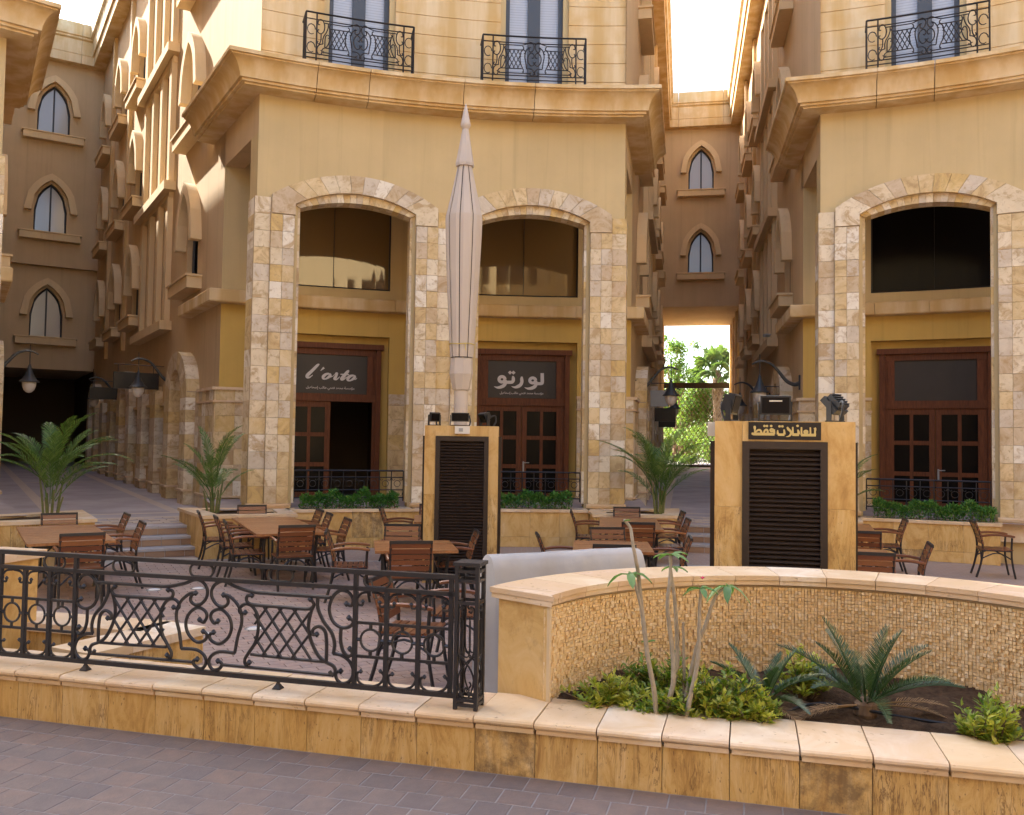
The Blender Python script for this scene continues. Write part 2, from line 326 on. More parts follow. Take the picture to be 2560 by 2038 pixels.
# ------------------------------------------------------------------ plaza layout
PC = (1.4232, 2.0401); RR = 15.963
TC0, TCR, TCL = -10.24, 30.2, -52.0          # bearings of the three buildings round the plaza
HALF = 13.27; PORT = 2.9; ZST = .48          # half width of a front, depth of its portico, level of the streets
def wpt(u, v, tc):
    t = radians(tc); return (PC[0] + u * cos(t) + v * sin(t), PC[1] - u * sin(t) + v * cos(t))
def bp(phi, rad, z=0.0):                     # building space: origin at the middle of the front, y away from the plaza
    a = radians(phi); return Vector((rad * sin(a), rad * cos(a) - RR, z))
def ring(th, rad, z=0.0):                    # world point by bearing round the plaza
    a = radians(th); return Vector((PC[0] + rad * sin(a), PC[1] + rad * cos(a), z))
def swf(sg, splay):                          # street wall frame of one flank
    a = radians(splay); A0 = bp(sg * HALF, RR)
    d = Vector((sg * sin(a), cos(a), 0)); n = Vector((sg * cos(a), -sin(a), 0))
    def f(s, off=0.0, z=0.0): p = A0 + d * s + n * off; p.z = z; return p
    return f, d, n
# ------------------------------------------------------------------ ground
g = G(); g.add([(-300, -200, -.05), (300, -200, -.05), (300, 500, -.05), (-300, 500, -.05)], [(0, 1, 2, 3)])
O('ground', g, M['sand'], kind='structure')
WL_P = Vector((-.59, 5.665, 0)); WL_D = Vector((.9659, -.2589, 0)); WL_N = Vector((.2589, .9659, 0))   # front line of the low wall; N points into the plaza
CAPZ = .356
g = G(); n = 96
g.add([(PC[0] + 19 * cos(2 * pi * k / n), PC[1] + 19 * sin(2 * pi * k / n), 0) for k in range(n)], [tuple(range(n))])
plaza = O('plaza_floor', g, M['floor'], kind='structure')
# grout bed + real pavers where they can be told apart
g = G(); g.add([(-9.5, 5, .004), (5.0, 5, .004), (5.0, 15.2, .004), (-9.5, 15.2, .004)], [(0, 1, 2, 3)])
O('grout_bed', g, M['grout'], plaza)
rest = G(); near = []; pal = radians(28)
ca, sa = cos(pal), sin(pal); PW, PH, GP = .235, .115, .008
for j in range(-30, 190):
    for i in range(-60, 60):
        # basket of two courses: running bond turned to the street direction
        x = (i + (.5 if j % 2 else 0)) * PW; y = j * PH
        wx, wy = -2 + x * ca - y * sa, 4 + x * sa + y * ca
        dl = (wx - WL_P.x) * WL_N.x + (wy - WL_P.y) * WL_N.y
        if dl < .55 or wy > 14.9 or not (-9.2 < wx < 4.7) or abs(wx / wy) > .62 and wx < 0: continue
        if hypot(wx - PC[0], wy - PC[1]) > 14.45: continue
        if wx > .4 and wy < 9: continue
        near.append((hypot(wx + .6, wy - 4), wx, wy))
near.sort()
pm = G().cbox((0, 0, 0), (PW - GP, PH - GP, .012), .003).mesh('paver', M['paver'])
for k, (d, x, y) in enumerate(near):
    if k < 300:
        o = O('paver', pm, None, plaza, (x, y, .0045 + RN.uniform(0, .0015)), pal)
    else:
        rest.k = RN.random(); rest.cbox((x, y, .0045 + RN.uniform(0, .0015)), (PW - GP, PH - GP, .012), .003, pal)
tag(O('paver_field', rest, M['paver'], plaza), kind='stuff')
# outer pavement in front of the low wall
def wl(t, off, z): p = WL_P + WL_D * t + WL_N * off; return Vector((p.x, p.y, z))
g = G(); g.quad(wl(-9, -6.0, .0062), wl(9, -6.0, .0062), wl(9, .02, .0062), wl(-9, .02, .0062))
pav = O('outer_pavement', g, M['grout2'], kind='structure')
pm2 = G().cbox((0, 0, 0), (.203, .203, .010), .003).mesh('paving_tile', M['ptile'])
wa = atan2(WL_D.y, WL_D.x); cnt = 0
for j in range(0, 10):
    for i in range(-23, 23):
        t = (i + (.5 if j % 2 else 0)) * .21 - .6; p = wl(t, -.105 - j * .21 - .01, 0)
        if cnt < 290 and p.y > 3.2 and abs(p.x / p.y) < .66:
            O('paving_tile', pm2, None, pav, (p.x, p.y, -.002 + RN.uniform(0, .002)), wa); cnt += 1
# ------------------------------------------------------------------ streets and steps
def street_floor(name, th, aim):
    a = radians(aim); d = Vector((sin(a), cos(a), 0)); q = Vector((cos(a), -sin(a), 0))
    c = ring(th, 15.05)

    g = G(); w = 3.4
    def P(s, x, z): p = c + d * s + q * x; return Vector((p.x, p.y, z))
    z0 = ZST
    g.quad(P(.7, -w, z0), P(.7, w, z0), P(60, w, z0 + .75), P(60, -w, z0 + .75))
    g.quad(P(.7, -w, z0), P(.7, w, z0), P(.7, w, 0), P(.7, -w, 0))
    o = O(name, g, M['street'], kind='structure')
    # pale bands set in the paving
    h = G()
    for x in (-1.15, 1.15):
        h.add([P(3.2, x - .11, z0 + .036), P(3.2, x + .11, z0 + .036), P(34, x + .11, z0 + .427), P(34, x - .11, z0 + .427)], [(0, 1, 2, 3)])
    for s in (2.2, 3.05, 14, 24):
        zz = z0 + (s - .7) / 59.3 * .75 + .004
        h.add([P(s, -1.26, zz), P(s, 1.26, zz), P(s + .24, 1.26, zz + .003), P(s + .24, -1.26, zz + .003)], [(0, 1, 2, 3)])
    O('paving_band', h, M['pale'], o)
    # single setts of the apron above the steps
    sm = G().cbox((0, 0, 0), (.31, .17, .008), .002).mesh('sett', M['pale'])
    for j in range(6):
        for i in range(-4, 5):
            if (i + j) % 3 == 0: continue
            p = P(1.15 + j * .19, i * .33 + (.16 if j % 2 else 0), 0); O('sett', sm, None, o, (p.x, p.y, z0 + .004 + (.45 + j * .19) * .0127), -a)
    # three steps of clay brick with grey nosings
    sw = 1.62
    for k in range(3):
        st = k * .34; zt = ZST * (k + 1) / 3
        core = G(); core.obox(P(st + .012, -sw, zt - ZST / 3), q * (2 * sw), d * (.7 - st + .3), (0, 0, ZST / 3 - .012)); part = O('step', core, M['nosing'], o)
        nz = G(); nn = 5
        for i in range(nn):
            x0 = -sw + 2 * sw * i / nn
            O('nosing', G().obox(P(st - .012, x0 + .003, zt - .045), q * (2 * sw / nn - .006), d * .37, (0, 0, .045)), M['nosing'], part)
        bm = 10
        for i in range(bm):
            x0 = -sw + 2 * sw * i / bm
            O('brick', G().obox(P(st, x0 + .005, zt - ZST / 3 + .006), q * (2 * sw / bm - .01), d * .012, (0, 0, ZST / 3 - .056)), M['brick'], part)
    return P
PL = street_floor('left_street', -30.4, -32.1)
PA = street_floor('alley_street', 10.0, 11.1)

# ------------------------------------------------------------------ buildings
PH_OUT, PH_J, PH_PI, PH_PO, PH_M = 13.42, 12.34, 10.73, 2.13, .53   # column edges in degrees from the middle of the front
ARC_C = 6.43; ARC_H = radians(4.30) * 15.8
Z0C, ZCT, NCR = .84, 6.70, 18
def arcz(u, half, zs, zc):
    rise = zc - zs; R = (half * half + rise * rise) / (2 * rise); return zc - R + sqrt(max(R * R - u * u, 0))
def vstrip(g, phis, rad, zb, zt):
    for a, b in zip(phis[:-1], phis[1:]):
        g.quad(bp(a, rad, zb(a) if callable(zb) else zb), bp(b, rad, zb(b) if callable(zb) else zb), bp(b, rad, zt(b) if callable(zt) else zt), bp(a, rad, zt(a) if callable(zt) else zt))
def lin(a, b, n): return [a + (b - a) * i / n for i in range(n + 1)]
TILES = {}
def tile_mesh(w, h, d=.04, b=.004):
    k = (round(w, 3), round(h, 3), round(d, 3))
    if k not in TILES: TILES[k] = G().fbox(w, h, d, b).mesh('tile', M['tile'])
    return TILES[k]
def put_tile(par, phi, rad, z, w, h, d=.04):
    p = bp(phi, rad); return O('tile', tile_mesh(w, h, d), None, par, (p.x, p.y - RN.uniform(-.003, .003), z), -radians(phi))
CORN = [(0, 8.70), (.38, 8.70), (.38, 8.735), (.44, 8.74), (.44, 8.785), (.49, 8.79), (.49, 8.83), (.505, 8.88), (.53, 8.95), (.57, 9.02), (.62, 9.075), (.68, 9.105), (.70, 9.11), (.70, 9.135), (.75, 9.14), (.75, 9.21), (0, 9.235)]
def moulding_arc(root, name, prof, r0, ph0, ph1, cuts, mat, seg=6):
    # a profile swept along the curved front, cut into blocks with open joints
    edges = [ph0] + cuts + [ph1]
    for a, b in zip(edges[:-1], edges[1:]):
        g = G(); gap = .014 / RR * 57.3; a1 = a + (gap / 2 if a != ph0 else 0); b1 = b - (gap / 2 if b != ph1 else 0)
        cs = lin(a1, b1, seg); n = len(prof); vs = []
        for c in cs: vs += [bp(c, r0 - o, z) for o, z in prof]
        fs = []
        for i in range(len(cs) - 1):
            for k in range(n - 1): fs.append((i * n + k, (i + 1) * n + k, (i + 1) * n + k + 1, i * n + k + 1))
        fs.append(tuple(range(n))); fs.append(tuple((len(cs) - 1) * n + k for k in range(n))[::-1])
        g.add(vs, fs); O(name, g, mat, root, smooth=30)
def pointed(w, zs, za):            # pointed arch height over local coordinate x in [-w,w]
    h = za - zs; R = (w * w + h * h) / (2 * w)
    def f(x): x = abs(x); return zs + sqrt(max(R * R - (x + R - w) ** 2, 0))
    return f
def wall_open(g, P, s0, s1, z0, z1, ops, dep, rev=None):
    # flat wall with openings; P(s, off, z); ops = (sa, sb, zb, ztop(s))
    br = {s0, s1}
    for sa, sb, zb, zt in ops:
        for i in range(9): br.add(sa + (sb - sa) * i / 8)
    br = sorted(br)
    for a, b in zip(br[:-1], br[1:]):
        if b - a < 1e-6: continue
        m = (a + b) / 2; cov = sorted([o for o in ops if o[0] < m < o[1]], key=lambda o: o[2]); la = lb = z0
        for o in cov:
            g.quad(P(a, 0, la), P(b, 0, lb), P(b, 0, o[2]), P(a, 0, o[2])); la, lb = o[3](a), o[3](b)
            rg = rev or g
            rg.quad(P(a, 0, la), P(b, 0, lb), P(b, -dep, lb), P(a, -dep, la)); rg.quad(P(a, 0, o[2]), P(b, 0, o[2]), P(b, -dep, o[2]), P(a, -dep, o[2]))
        g.quad(P(a, 0, la), P(b, 0, lb), P(b, 0, z1), P(a, 0, z1))
    for sa, sb, zb, zt in ops:
        rg = rev or g
        for s in (sa, sb): rg.quad(P(s, 0, zb), P(s, -dep, zb), P(s, -dep, zt(s)), P(s, 0, zt(s)))
def gothic(root, P, c, zsill, pane_mat, w=.60, zs=None, za=None, simple=False):
    # pointed window: pane, frame, projecting hood and sill; returns the wall opening
    zs = zsill + .95 if zs is None else zs; za = zsill + 2.05 if za is None else za
    f = pointed(w, zs, za); xs = lin(-w, w, 12); dep = .2
    fr = G()
    pts = [P(c - w + .03, -dep + .03, zsill + .02)] + [P(c + x * .95, -dep + .03, f(x) - .03) for x in xs] + [P(c + w - .03, -dep + .03, zsill + .02)]
    fr.tube(pts, .045, 4, closed=True); fr.tube([P(c, -dep + .03, zsill), P(c, -dep + .03, za - .03)], .035, 4)
    win = O('window', fr, M['fgrey'], root)
    pg = G(); pg.add([P(c - w, -dep, zsill)] + [P(c + x, -dep, f(x)) for x in xs] + [P(c + w, -dep, zsill)], [tuple(range(len(xs) + 2))])
    O('pane', pg, pane_mat, win)
    # hood: pointed band standing proud of the wall
    wo, wi = w + .36, w + .10; fo = pointed(wo, zs + .0, za + .36); fi = pointed(wi, zs + .0, za + .10); zl = zsill + .86; pr = .25
    h = G(); o_ = [(-wo, zl)] + [(x, fo(x)) for x in lin(-wo, wo, 14)] + [(wo, zl)]; i_ = [(-wi, zl)] + [(x, fi(x)) for x in lin(-wi, wi, 14)] + [(wi, zl)]
    for k in range(len(o_) - 1):
        a, b, d_, e = o_[k], o_[k + 1], i_[k + 1], i_[k]
        h.quad(P(c + a[0], pr, a[1]), P(c + b[0], pr, b[1]), P(c + d_[0], pr, d_[1]), P(c + e[0], pr, e[1]))
        h.quad(P(c + a[0], pr, a[1]), P(c + b[0], pr, b[1]), P(c + b[0], 0, b[1]), P(c + a[0], 0, a[1]))
        h.quad(P(c + d_[0], pr, d_[1]), P(c + e[0], pr, e[1]), P(c + e[0], 0, e[1]), P(c + d_[0], 0, d_[1]))
    for q, r in ((0, 0), (-1, -1)):
        a, b = o_[q], i_[q]; h.quad(P(c + a[0], pr, zl), P(c + b[0], pr, zl), P(c + b[0], 0, zl), P(c + a[0], 0, zl))
    O('hood', h, M['trim'], win)
    sg_ = G(); wsl = w + .5
    sg_.obox(P(c - wsl, 0, zsill - .32), P(c + wsl, 0, 0) - P(c - wsl, 0, 0), P(0, .34, 0) - P(0, 0, 0), (0, 0, .27))
    sg_.obox(P(c - wsl - .05, 0, zsill - .05), P(c + wsl + .05, 0, 0) - P(c - wsl - .05, 0, 0), P(0, .38, 0) - P(0, 0, 0), (0, 0, .05))
    O('sill', sg_, M['trim'], win)
    return (c - w, c + w, zsill, lambda s: f(s - c))
def door(root, sg, phc, openleaf=None, rad=RR + 2.66):
    # timber door set: frame, transom panel, two glazed leaves
    k = 57.3 / rad
    def D(x, off, z): p = bp(sg * phc, rad); t = radians(sg * phc); return Vector((p.x + x * cos(t) - off * sin(t) * -1 * -1, p.y - x * sin(t) - off * cos(t), z))
    def bx(g, x0, x1, z0, z1, o0, o1):
        a = D(x0, o0, z0); g.obox(a, D(x1, o0, z0) - a, D(x0, o1, z0) - a, (0, 0, z1 - z0)); return g
    fr = G(); fw = 1.11
    for s in (-1, 1):
        bx(fr, s * fw - (.11 if s > 0 else -.0), s * fw + (.0 if s > 0 else .11), .78, 4.2, 0, .14); bx(fr, s * .98 - .05, s * .98 + .05, .78, 4.08, .01, .09)
    bx(fr, -fw - .05, fw + .05, 4.12, 4.24, 0, .18); bx(fr, -1.0, 1.0, 2.93, 3.1, 0, .12); bx(fr, -.98, .98, 3.98, 4.12, .01, .1)
    bx(fr, -.95, -.80, 3.1, 4.0, .01, .09); bx(fr, .80, .95, 3.1, 4.0, .01, .09)
    dr = O('door', fr, M['doorw'], root)
    O('transom_panel', bx(G(), -.83, .83, 3.09, 4.0, .0, .05), M['signb'], dr)
    for s in (-1, 1):
        if openleaf == s: continue
        x0, x1 = (-.93, -.005) if s < 0 else (.005, .93); lf = G()
        st = .115
        bx(lf, x0, x0 + st, .78, 2.93, .02, .075); bx(lf, x1 - st, x1, .78, 2.93, .02, .075)
        xm = (x0 + x1) / 2; bx(lf, xm - .035, xm + .035, .9, 2.9, .025, .07)
        zr = [.78, .90, 1.47, 1.56, 2.14, 2.23, 2.80, 2.93]
        for a, b in ((0, 1), (2, 3), (4, 5), (6, 7)): bx(lf, x0 + st, x1 - st, zr[a], zr[b], .022, .072)
        l = O('leaf', lf, M['doorw'], dr)
        for a, b in ((1, 2), (3, 4), (5, 6)):
            for p0, p1 in ((x0 + st, xm - .035), (xm + .035, x1 - st)):
                O('pane', bx(G(), p0 - .005, p1 + .005, zr[a] - .005, zr[b] + .005, .035, .045), M['dglass'], l)
        if s > 0 and openleaf is None:
            h = G(); hx = x0 + .05
            h.tube([D(hx, .07, 1.60), D(hx, .125, 1.60), D(hx + .13, .13, 1.605)], .011, 6); bx(h, hx - .018, hx + .018, 1.40, 1.63, .075, .082)
            O('handle', h, M['galv'], dr)
    return dr, D
FLOORS = (5.87, 9.62, 13.37)
EAVE0, EAVE1 = 17.45, 19.05
def half_front(root, sg, splay, upto=24.0, doors=True, openleaf=None, glass='glass', dc=6.58, deep=True):
    S, sd, sn = swf(sg, splay)
    F = lambda p: sg * p
    # ---- arcade screen with its arch
    zi = lambda ph: arcz((abs(ph) - ARC_C) * radians(1) * RR, ARC_H - .07, 6.58, 6.80)
    g = G(); th = .5
    ranges = [(0, PH_PO, 0), (PH_PO, PH_PI, 1), (PH_PI, HALF, 0)]
    for a, b, k in ranges:
        a2, b2 = (a + .25, b - .25) if k else (a if a == 0 else a - .25, b if b == HALF else b + .25)
        n = 20 if k else 4; phs = [F(p) for p in lin(a2, b2, n)]
        zb = (lambda ph: zi(ph)) if k else 0.0
        vstrip(g, phs, RR, zb, 8.75); vstrip(g, phs, RR + th, zb, 8.75)
        if k:
            for p, q in zip(phs[:-1], phs[1:]): g.quad(bp(p, RR, zi(p)), bp(q, RR, zi(q)), bp(q, RR + th, zi(q)), bp(p, RR + th, zi(p)))
    for p in (PH_PO + .25, PH_PI - .25): g.quad(bp(F(p), RR, 0), bp(F(p), RR + th, 0), bp(F(p), RR + th, zi(p)), bp(F(p), RR, zi(p)))
    q0 = S(0, 0, 0); q1 = S(th, 0, 0)
    g.quad(S(0, 0, 0), S(th, 0, 0), S(th, 0, 7.95), S(0, 0, 7.95))
    O('screen_wall', g, M['stucco'], root)
    # side beam over the open end of the portico, ceiling, corner pier of the inner block
    g = G(); g.quad(S(0, 0, 7.95), S(PORT, 0, 7.95), S(PORT, 0, 8.9), S(0, 0, 8.9)); g.quad(S(th, 0, 7.95), S(PORT, 0, 7.95), S(PORT, -.4, 7.95), S(th, -.4, 7.95)); g.quad(S(th, -.4, 7.95), S(PORT, -.4, 7.95), S(PORT, -.4, 8.25), S(th, -.4, 8.25))
    O('side_beam', g, M['side'], root)
    g = G(); g.add([bp(0, RR + .3, 8.25)] + [S(0.2, -.05, 8.25), S(PORT + .3, -.05, 8.25)] + [bp(0, RR + 3, 8.25)], [(0, 1, 2, 3)]); O('portico_ceiling', g, M['stucco'], root)
    g = G(); ps = [F(p) for p in lin(0, 15.2, 8)]
    for p, q in zip(ps[:-1], ps[1:]): g.quad(bp(p, RR - .3, .74), bp(q, RR - .3, .74), bp(q, RR + 2.9, .78), bp(p, RR + 2.9, .78))
    O('portico_floor', g, M['street'], root)
    # ---- columns clad in travertine tiles
    ch = (ZCT - Z0C) / NCR
    def col_core(name, a, b, out):
        g = G(); vstrip(g, [F(a), F(b)], RR - out, Z0C - .1, ZCT); 
        for p in (a, b): g.quad(bp(F(p), RR - out, Z0C - .1), bp(F(p), RR + .05, Z0C - .1), bp(F(p), RR + .05, ZCT), bp(F(p), RR - out, ZCT))
        g.quad(bp(F(a), RR - out, ZCT), bp(F(b), RR - out, ZCT), bp(F(b), RR + .05, ZCT), bp(F(a), RR + .05, ZCT))
        return O(name, g, M['mortar'], root)
    def tiles_on(par, a, b, out, n, top=NCR):
        w = radians(b - a) * (RR - out) / n - .004
        for i in range(top):
            for k in range(n): put_tile(par, F(a + (b - a) * (k + .5) / n), RR - out + .002, Z0C + ch * (i + .5), w, ch - .004)
    A_ = col_core('outer_column', PH_J, PH_OUT, .03); B_ = col_core('arch_pier', PH_PI, PH_J, .09); C_ = col_core('middle_pier', PH_M, PH_PO, .09)
    tiles_on(A_, PH_J, PH_OUT, .03, 1); tiles_on(B_, PH_PI, PH_J, .09, 2, 17); tiles_on(C_, PH_M, PH_PO, .09, 2, 17)
    if sg < 0:
        D_ = col_core('middle_column', -PH_M, PH_M, .04); 
        w = radians(2 * PH_M) * (RR - .04) - .004
        for i in range(NCR): put_tile(D_, 0, RR - .038, Z0C + ch * (i + .5), w, ch - .004)
    # jamb and side tiles (small, seen edge on)
    jt = G()
    for i in range(NCR):
        z0 = Z0C + ch * i + .002; z1 = Z0C + ch * (i + 1) - .002
        for p, e in ((PH_PI - .42, 1), (PH_PO + .42, -1)):
            jt.k = RN.random(); pa = bp(F(p), RR + .02); pb = bp(F(p + e * .45), RR + .02)
            jt.obox((pa.x, pa.y, z0), (pb - pa), bp(F(p), RR + .46) - pa, (0, 0, z1 - z0))
        jt.k = RN.random(); pa = S(-.0, .0, z0); jt.obox(pa, sn * .035, sd * .46, (0, 0, z1 - z0))
    tag(O('jamb_tiles', jt, M['tile'], root), kind='stuff')
    # ---- arch rings: voussoirs proud of the wall, a thin recessed inner ring
    am = G(); xs = lin(-ARC_H - .44, ARC_H + .44, 16)
    am.quad(bp(F(ARC_C + 5.6), RR - .05, 6.4), bp(F(ARC_C + 5.6), RR - .05, 6.41), bp(F(ARC_C + 5.5), RR - .05, 6.41), bp(F(ARC_C + 5.5), RR - .05, 6.4))
    am.v.clear(); am.f.clear(); am.r.clear(); NV = 11
    def ap(u, z, rad): return bp(F(ARC_C + degrees(u / RR)), rad, z)
    ho = ARC_H + .445; zi2 = lambda u: arcz(u, ARC_H, 6.61, 6.93); ze = lambda u: arcz(u, ho, 6.76, 7.28)
    for k in range(NV):
        g = G(); a, b = -1 + 2 * k / NV, -1 + 2 * (k + 1) / NV; e = .003
        ui0, ui1, uo0, uo1 = a * ARC_H + e, b * ARC_H - e, a * ho + e, b * ho - e
        um, uM = (ui0 + ui1) / 2, (uo0 + uo1) / 2
        poly = [(ui0, zi2(ui0)), (um, zi2(um)), (ui1, zi2(ui1)), (uo1, ze(uo1)), (uM, ze(uM)), (uo0, ze(uo0))]
        if k == 0: poly = [(-ARC_H, 6.395), (-ARC_H, 6.61)] + poly[1:5] + [(-ho, 6.76), (-ho, 6.395)]
        if k == NV - 1: poly = poly[:2] + [(ARC_H, 6.61), (ARC_H, 6.395), (ho, 6.395), (ho, 6.76)] + poly[4:]
        fr = [ap(u, z, RR - .13) for u, z in poly]; bk = [ap(u, z, RR + .02) for u, z in poly]; m = len(poly)
        g.add(fr + bk, [tuple(range(m))] + [(i, m + i, m + (i + 1) % m, (i + 1) % m) for i in range(m)])
        O('voussoir', g, M['tile'], root)
    g = G(); hi = ARC_H - .10; zi3 = lambda u: arcz(u, hi, 6.56, 6.76); n = 18
    for k in range(n):
        a, b = -1 + 2 * k / n, -1 + 2 * (k + 1) / n; e = .003; g.k = RN.random()
        poly = [(a * hi + e, zi3(a * hi)), (b * hi - e, zi3(b * hi)), (b * (ARC_H + .02) - e, zi2(b * ARC_H) + .02), (a * (ARC_H + .02) + e, zi2(a * ARC_H) + .02)]
        fr = [ap(u, z, RR - .03) for u, z in poly]; bk = [ap(u, z, RR + .3) for u, z in poly]
        g.add(fr + bk, [(0, 1, 2, 3), (0, 4, 5, 1), (1, 5, 6, 2), (3, 7, 4, 0)])
    tag(O('inner_arch_ring', g, M['tile'], root), kind='stuff')
    # column foot mouldings and plinths
    for a, b, o in ((PH_J, PH_OUT, .06), (PH_PI, PH_J, .12), (PH_M, PH_PO, .12)) + (((-PH_M, PH_M, .07),) if sg < 0 else ()):
        g = G(); w = .02
        for r0, z0, z1 in ((RR - o - .05, .80, .84), (RR - o - .03, .765, .80), (RR - o - .0, .40, .765)):
            pa, pb = F(a - .12), F(b + .12); pts = [bp(pa, r0), bp(pb, r0), bp(pb, RR), bp(pa, RR)]
            g.prism([Vector((p.x, p.y, z0)) for p in pts], (0, 0, z1 - z0))
        O('column_foot', g, M['cap'], root)
    # ---- inner block: ochre below the ledge, tan above
    RI = RR + 2.5; pe = None
    lo, hi_ = G(), G(); nic = (dc - 3.95, dc + 3.95)
    # where the inner front meets the flank
    for k in range(4000):
        s = 2.0 + k * .0005; p = S(s, 0, 0)
        if hypot(p.x, p.y + RR) >= RI: break
    s_in = s; phe = degrees(atan2(abs(p.x), p.y + RR))
    ca_ = [F(p) for p in lin(0, nic[0], 3)]; cb = [F(p) for p in lin(nic[0], nic[1], 8)]; cc = [F(p) for p in lin(nic[1], phe, 5)]
    for c in (ca_, cc): vstrip(lo, c, RI, .45, 5.0); vstrip(hi_, c, RI, 5.0, 8.3)
    vstrip(lo, cb, RI, 4.42, 5.0); vstrip(hi_, cb, RI, 5.0, 5.48); vstrip(hi_, cb, RI, 7.55, 8.3)
    vstrip(lo, cb, RI + .22, .45, 4.42)
    for p in (cb[0], cb[-1]): lo.quad(bp(p, RI, .45), bp(p, RI + .22, .45), bp(p, RI + .22, 4.42), bp(p, RI, 4.42)); hi_.quad(bp(p, RI, 5.48), bp(p, RI + .2, 5.48), bp(p, RI + .2, 7.55), bp(p, RI, 7.55))
    for a, b in zip(cb[:-1], cb[1:]):
        lo.quad(bp(a, RI, 4.42), bp(b, RI, 4.42), bp(b, RI + .22, 4.42), bp(a, RI + .22, 4.42)); hi_.quad(bp(a, RI, 5.48), bp(b, RI, 5.48), bp(b, RI + .2, 5.48), bp(a, RI + .2, 5.48)); hi_.quad(bp(a, RI, 7.55), bp(b, RI, 7.55), bp(b, RI + .2, 7.55), bp(a, RI + .2, 7.55))
    if openleaf is not None:     # cut the wall behind an open leaf: rebuild the niche back as jambs
        lo2 = G(); lo2.v = lo.v; lo2.f = []; lo2.r = []
        for f_, r_ in zip(lo.f, lo.r):
            c = sum((Vector(lo.v[i]) for i in f_), Vector()) / len(f_); rr_ = hypot(c.x, c.y + RR); ph = degrees(atan2(c.x, c.y + RR))
            if abs(rr_ - RI - .22) < .06 and len(f_) == 4 and abs(abs(ph) - dc) < 3.0: continue
            lo2.f.append(f_); lo2.r.append(r_)
        lo = lo2
        g = G(); pa = [F(p) for p in lin(dc - 3.4, dc + 3.4, 4)]
        vstrip(g, pa, RI + 3.4, .7, 4.4)
        for p in (pa[0], pa[-1]): g.quad(bp(p, RI + .25, .7), bp(p, RI + 3.4, .7), bp(p, RI + 3.4, 4.4), bp(p, RI + .25, 4.4))
        for z in (.77, 4.4): g.add([bp(pa[0], RI + .25, z), bp(pa[-1], RI + .25, z), bp(pa[-1], RI + 3.4, z), bp(pa[0], RI + 3.4, z)], [(0, 1, 2, 3)])
        O('dark_interior', g, M['room'], root); vstrip(lo, [F(p) for p in lin(dc - 3.2, dc + 3.2, 4)], RI + .22, 4.2, 4.42)
    O('inner_wall', lo, M['ochre'], root); O('inner_wall', hi_, M['stucco'], root)
    # tinted upper window
    g = G(); vstrip(g, cb, RI + .16, 5.48, 7.55); w = O('upper_window', g, M[glass], root)
    g = G()
    for ph in (cb[0], cb[4], cb[-1]):
        p = bp(ph, RI + .15); g.box((p.x, p.y, 6.5), (.07 if ph != cb[4] else .008, .05, 2.1), -radians(ph))
    for z in (5.5, 7.53): g.tube([bp(p, RI + .15, z) for p in cb], .035, 4)
    O('window_frame', g, M['black'], w)
    # ledge round the inner block
    lp = [(0, 4.96), (.29, 4.96), (.31, 4.985), (.31, 5.21), (.29, 5.235), (0, 5.25)]
    ln = G(); cuts = [nic[0] * .9, ARC_C - .35, nic[1] - .2]
    eds = [0] + cuts + [None]
    for a, b in zip(eds[:-1], eds[1:]):
        gg = G(); ps = lin(a, b, 5) if b else lin(a, phe - .4, 5); vs = []
        for p in ps: vs += [bp(F(p + (.02 if p == ps[0] and a else 0)), RI - o, z) for o, z in lp]
        if b is None:
            for s in (s_in,): # mitre at the corner
                for o, z in lp:
                    k = 0
                    sx = s_in - 1.0
                    for k in range(800):
                        sx = s_in - 1.0 + k * .002; q = S(sx, o, z)
                        if hypot(q.x, q.y + RR) >= RI - o: break
                    vs.append(S(sx, o, z))
            for s in (3.9, 5.4): vs += [S(s, o, z) for o, z in lp]
        n = len(lp); m = len(vs) // n; fs = []
        for i in range(m - 1):
            for k in range(n - 1): fs.append((i * n + k, (i + 1) * n + k, (i + 1) * n + k + 1, i * n + k + 1))
        fs.append(tuple(range(n))); fs.append(tuple((m - 1) * n + k for k in range(n))); gg.add(vs, fs); O('ledge_block', gg, M['cast'], root, smooth=25)
    # dado of stone tiles at the corner, with mouldings
    dd = G()
    def dtile(P_, nrm, w, z0, z1):
        pass
    dz = [.48, .80, 1.15, 1.50, 1.85, 2.20, 2.55, 2.86, 3.12]
    core = G(); vstrip(core, cc, RI - .06, .45, 3.12); vstrip(core, ca_, RI - .06, .45, 3.12); dado = O('stone_dado', core, M['mortar'], root)
    n = max(1, round(radians(phe - nic[1]) * RI / .36)); 
    for i in range(8):
        for k in range(n):
            ph = nic[1] + (phe + .2 - nic[1]) * (k + .5) / n; w = radians((phe + .2 - nic[1]) / n) * RI - .004
            put_tile(dado, F(ph), RI - .06, (dz[i] + dz[i + 1]) / 2, w, dz[i + 1] - dz[i] - .004)
        for k in range(2):
            ph = nic[0] * (k + .5) / 2; put_tile(dado, F(ph), RI - .06, (dz[i] + dz[i + 1]) / 2, radians(nic[0] / 2) * RI - .004, dz[i + 1] - dz[i] - .004)
        for k in range(5):     # along the flank to the first stone arch
            s0 = s_in + .06 + k * .33; q = S(s0 + .165, .062, (dz[i] + dz[i + 1]) / 2); a = atan2(sn.x, -sn.y)
            O('tile', tile_mesh(.326, dz[i + 1] - dz[i] - .004), None, dado, q, a)
    q = S(s_in, .0, .46); cg = bp(F(phe), RI); O('corner_stone', G().prism([S(s_in - .06, .02, .46), S(s_in - .06, .098, .46), S(s_in + .062, .1, .46), S(s_in + .062, -.1, .46)], (0, 0, 2.66)), M['tile'], dado)
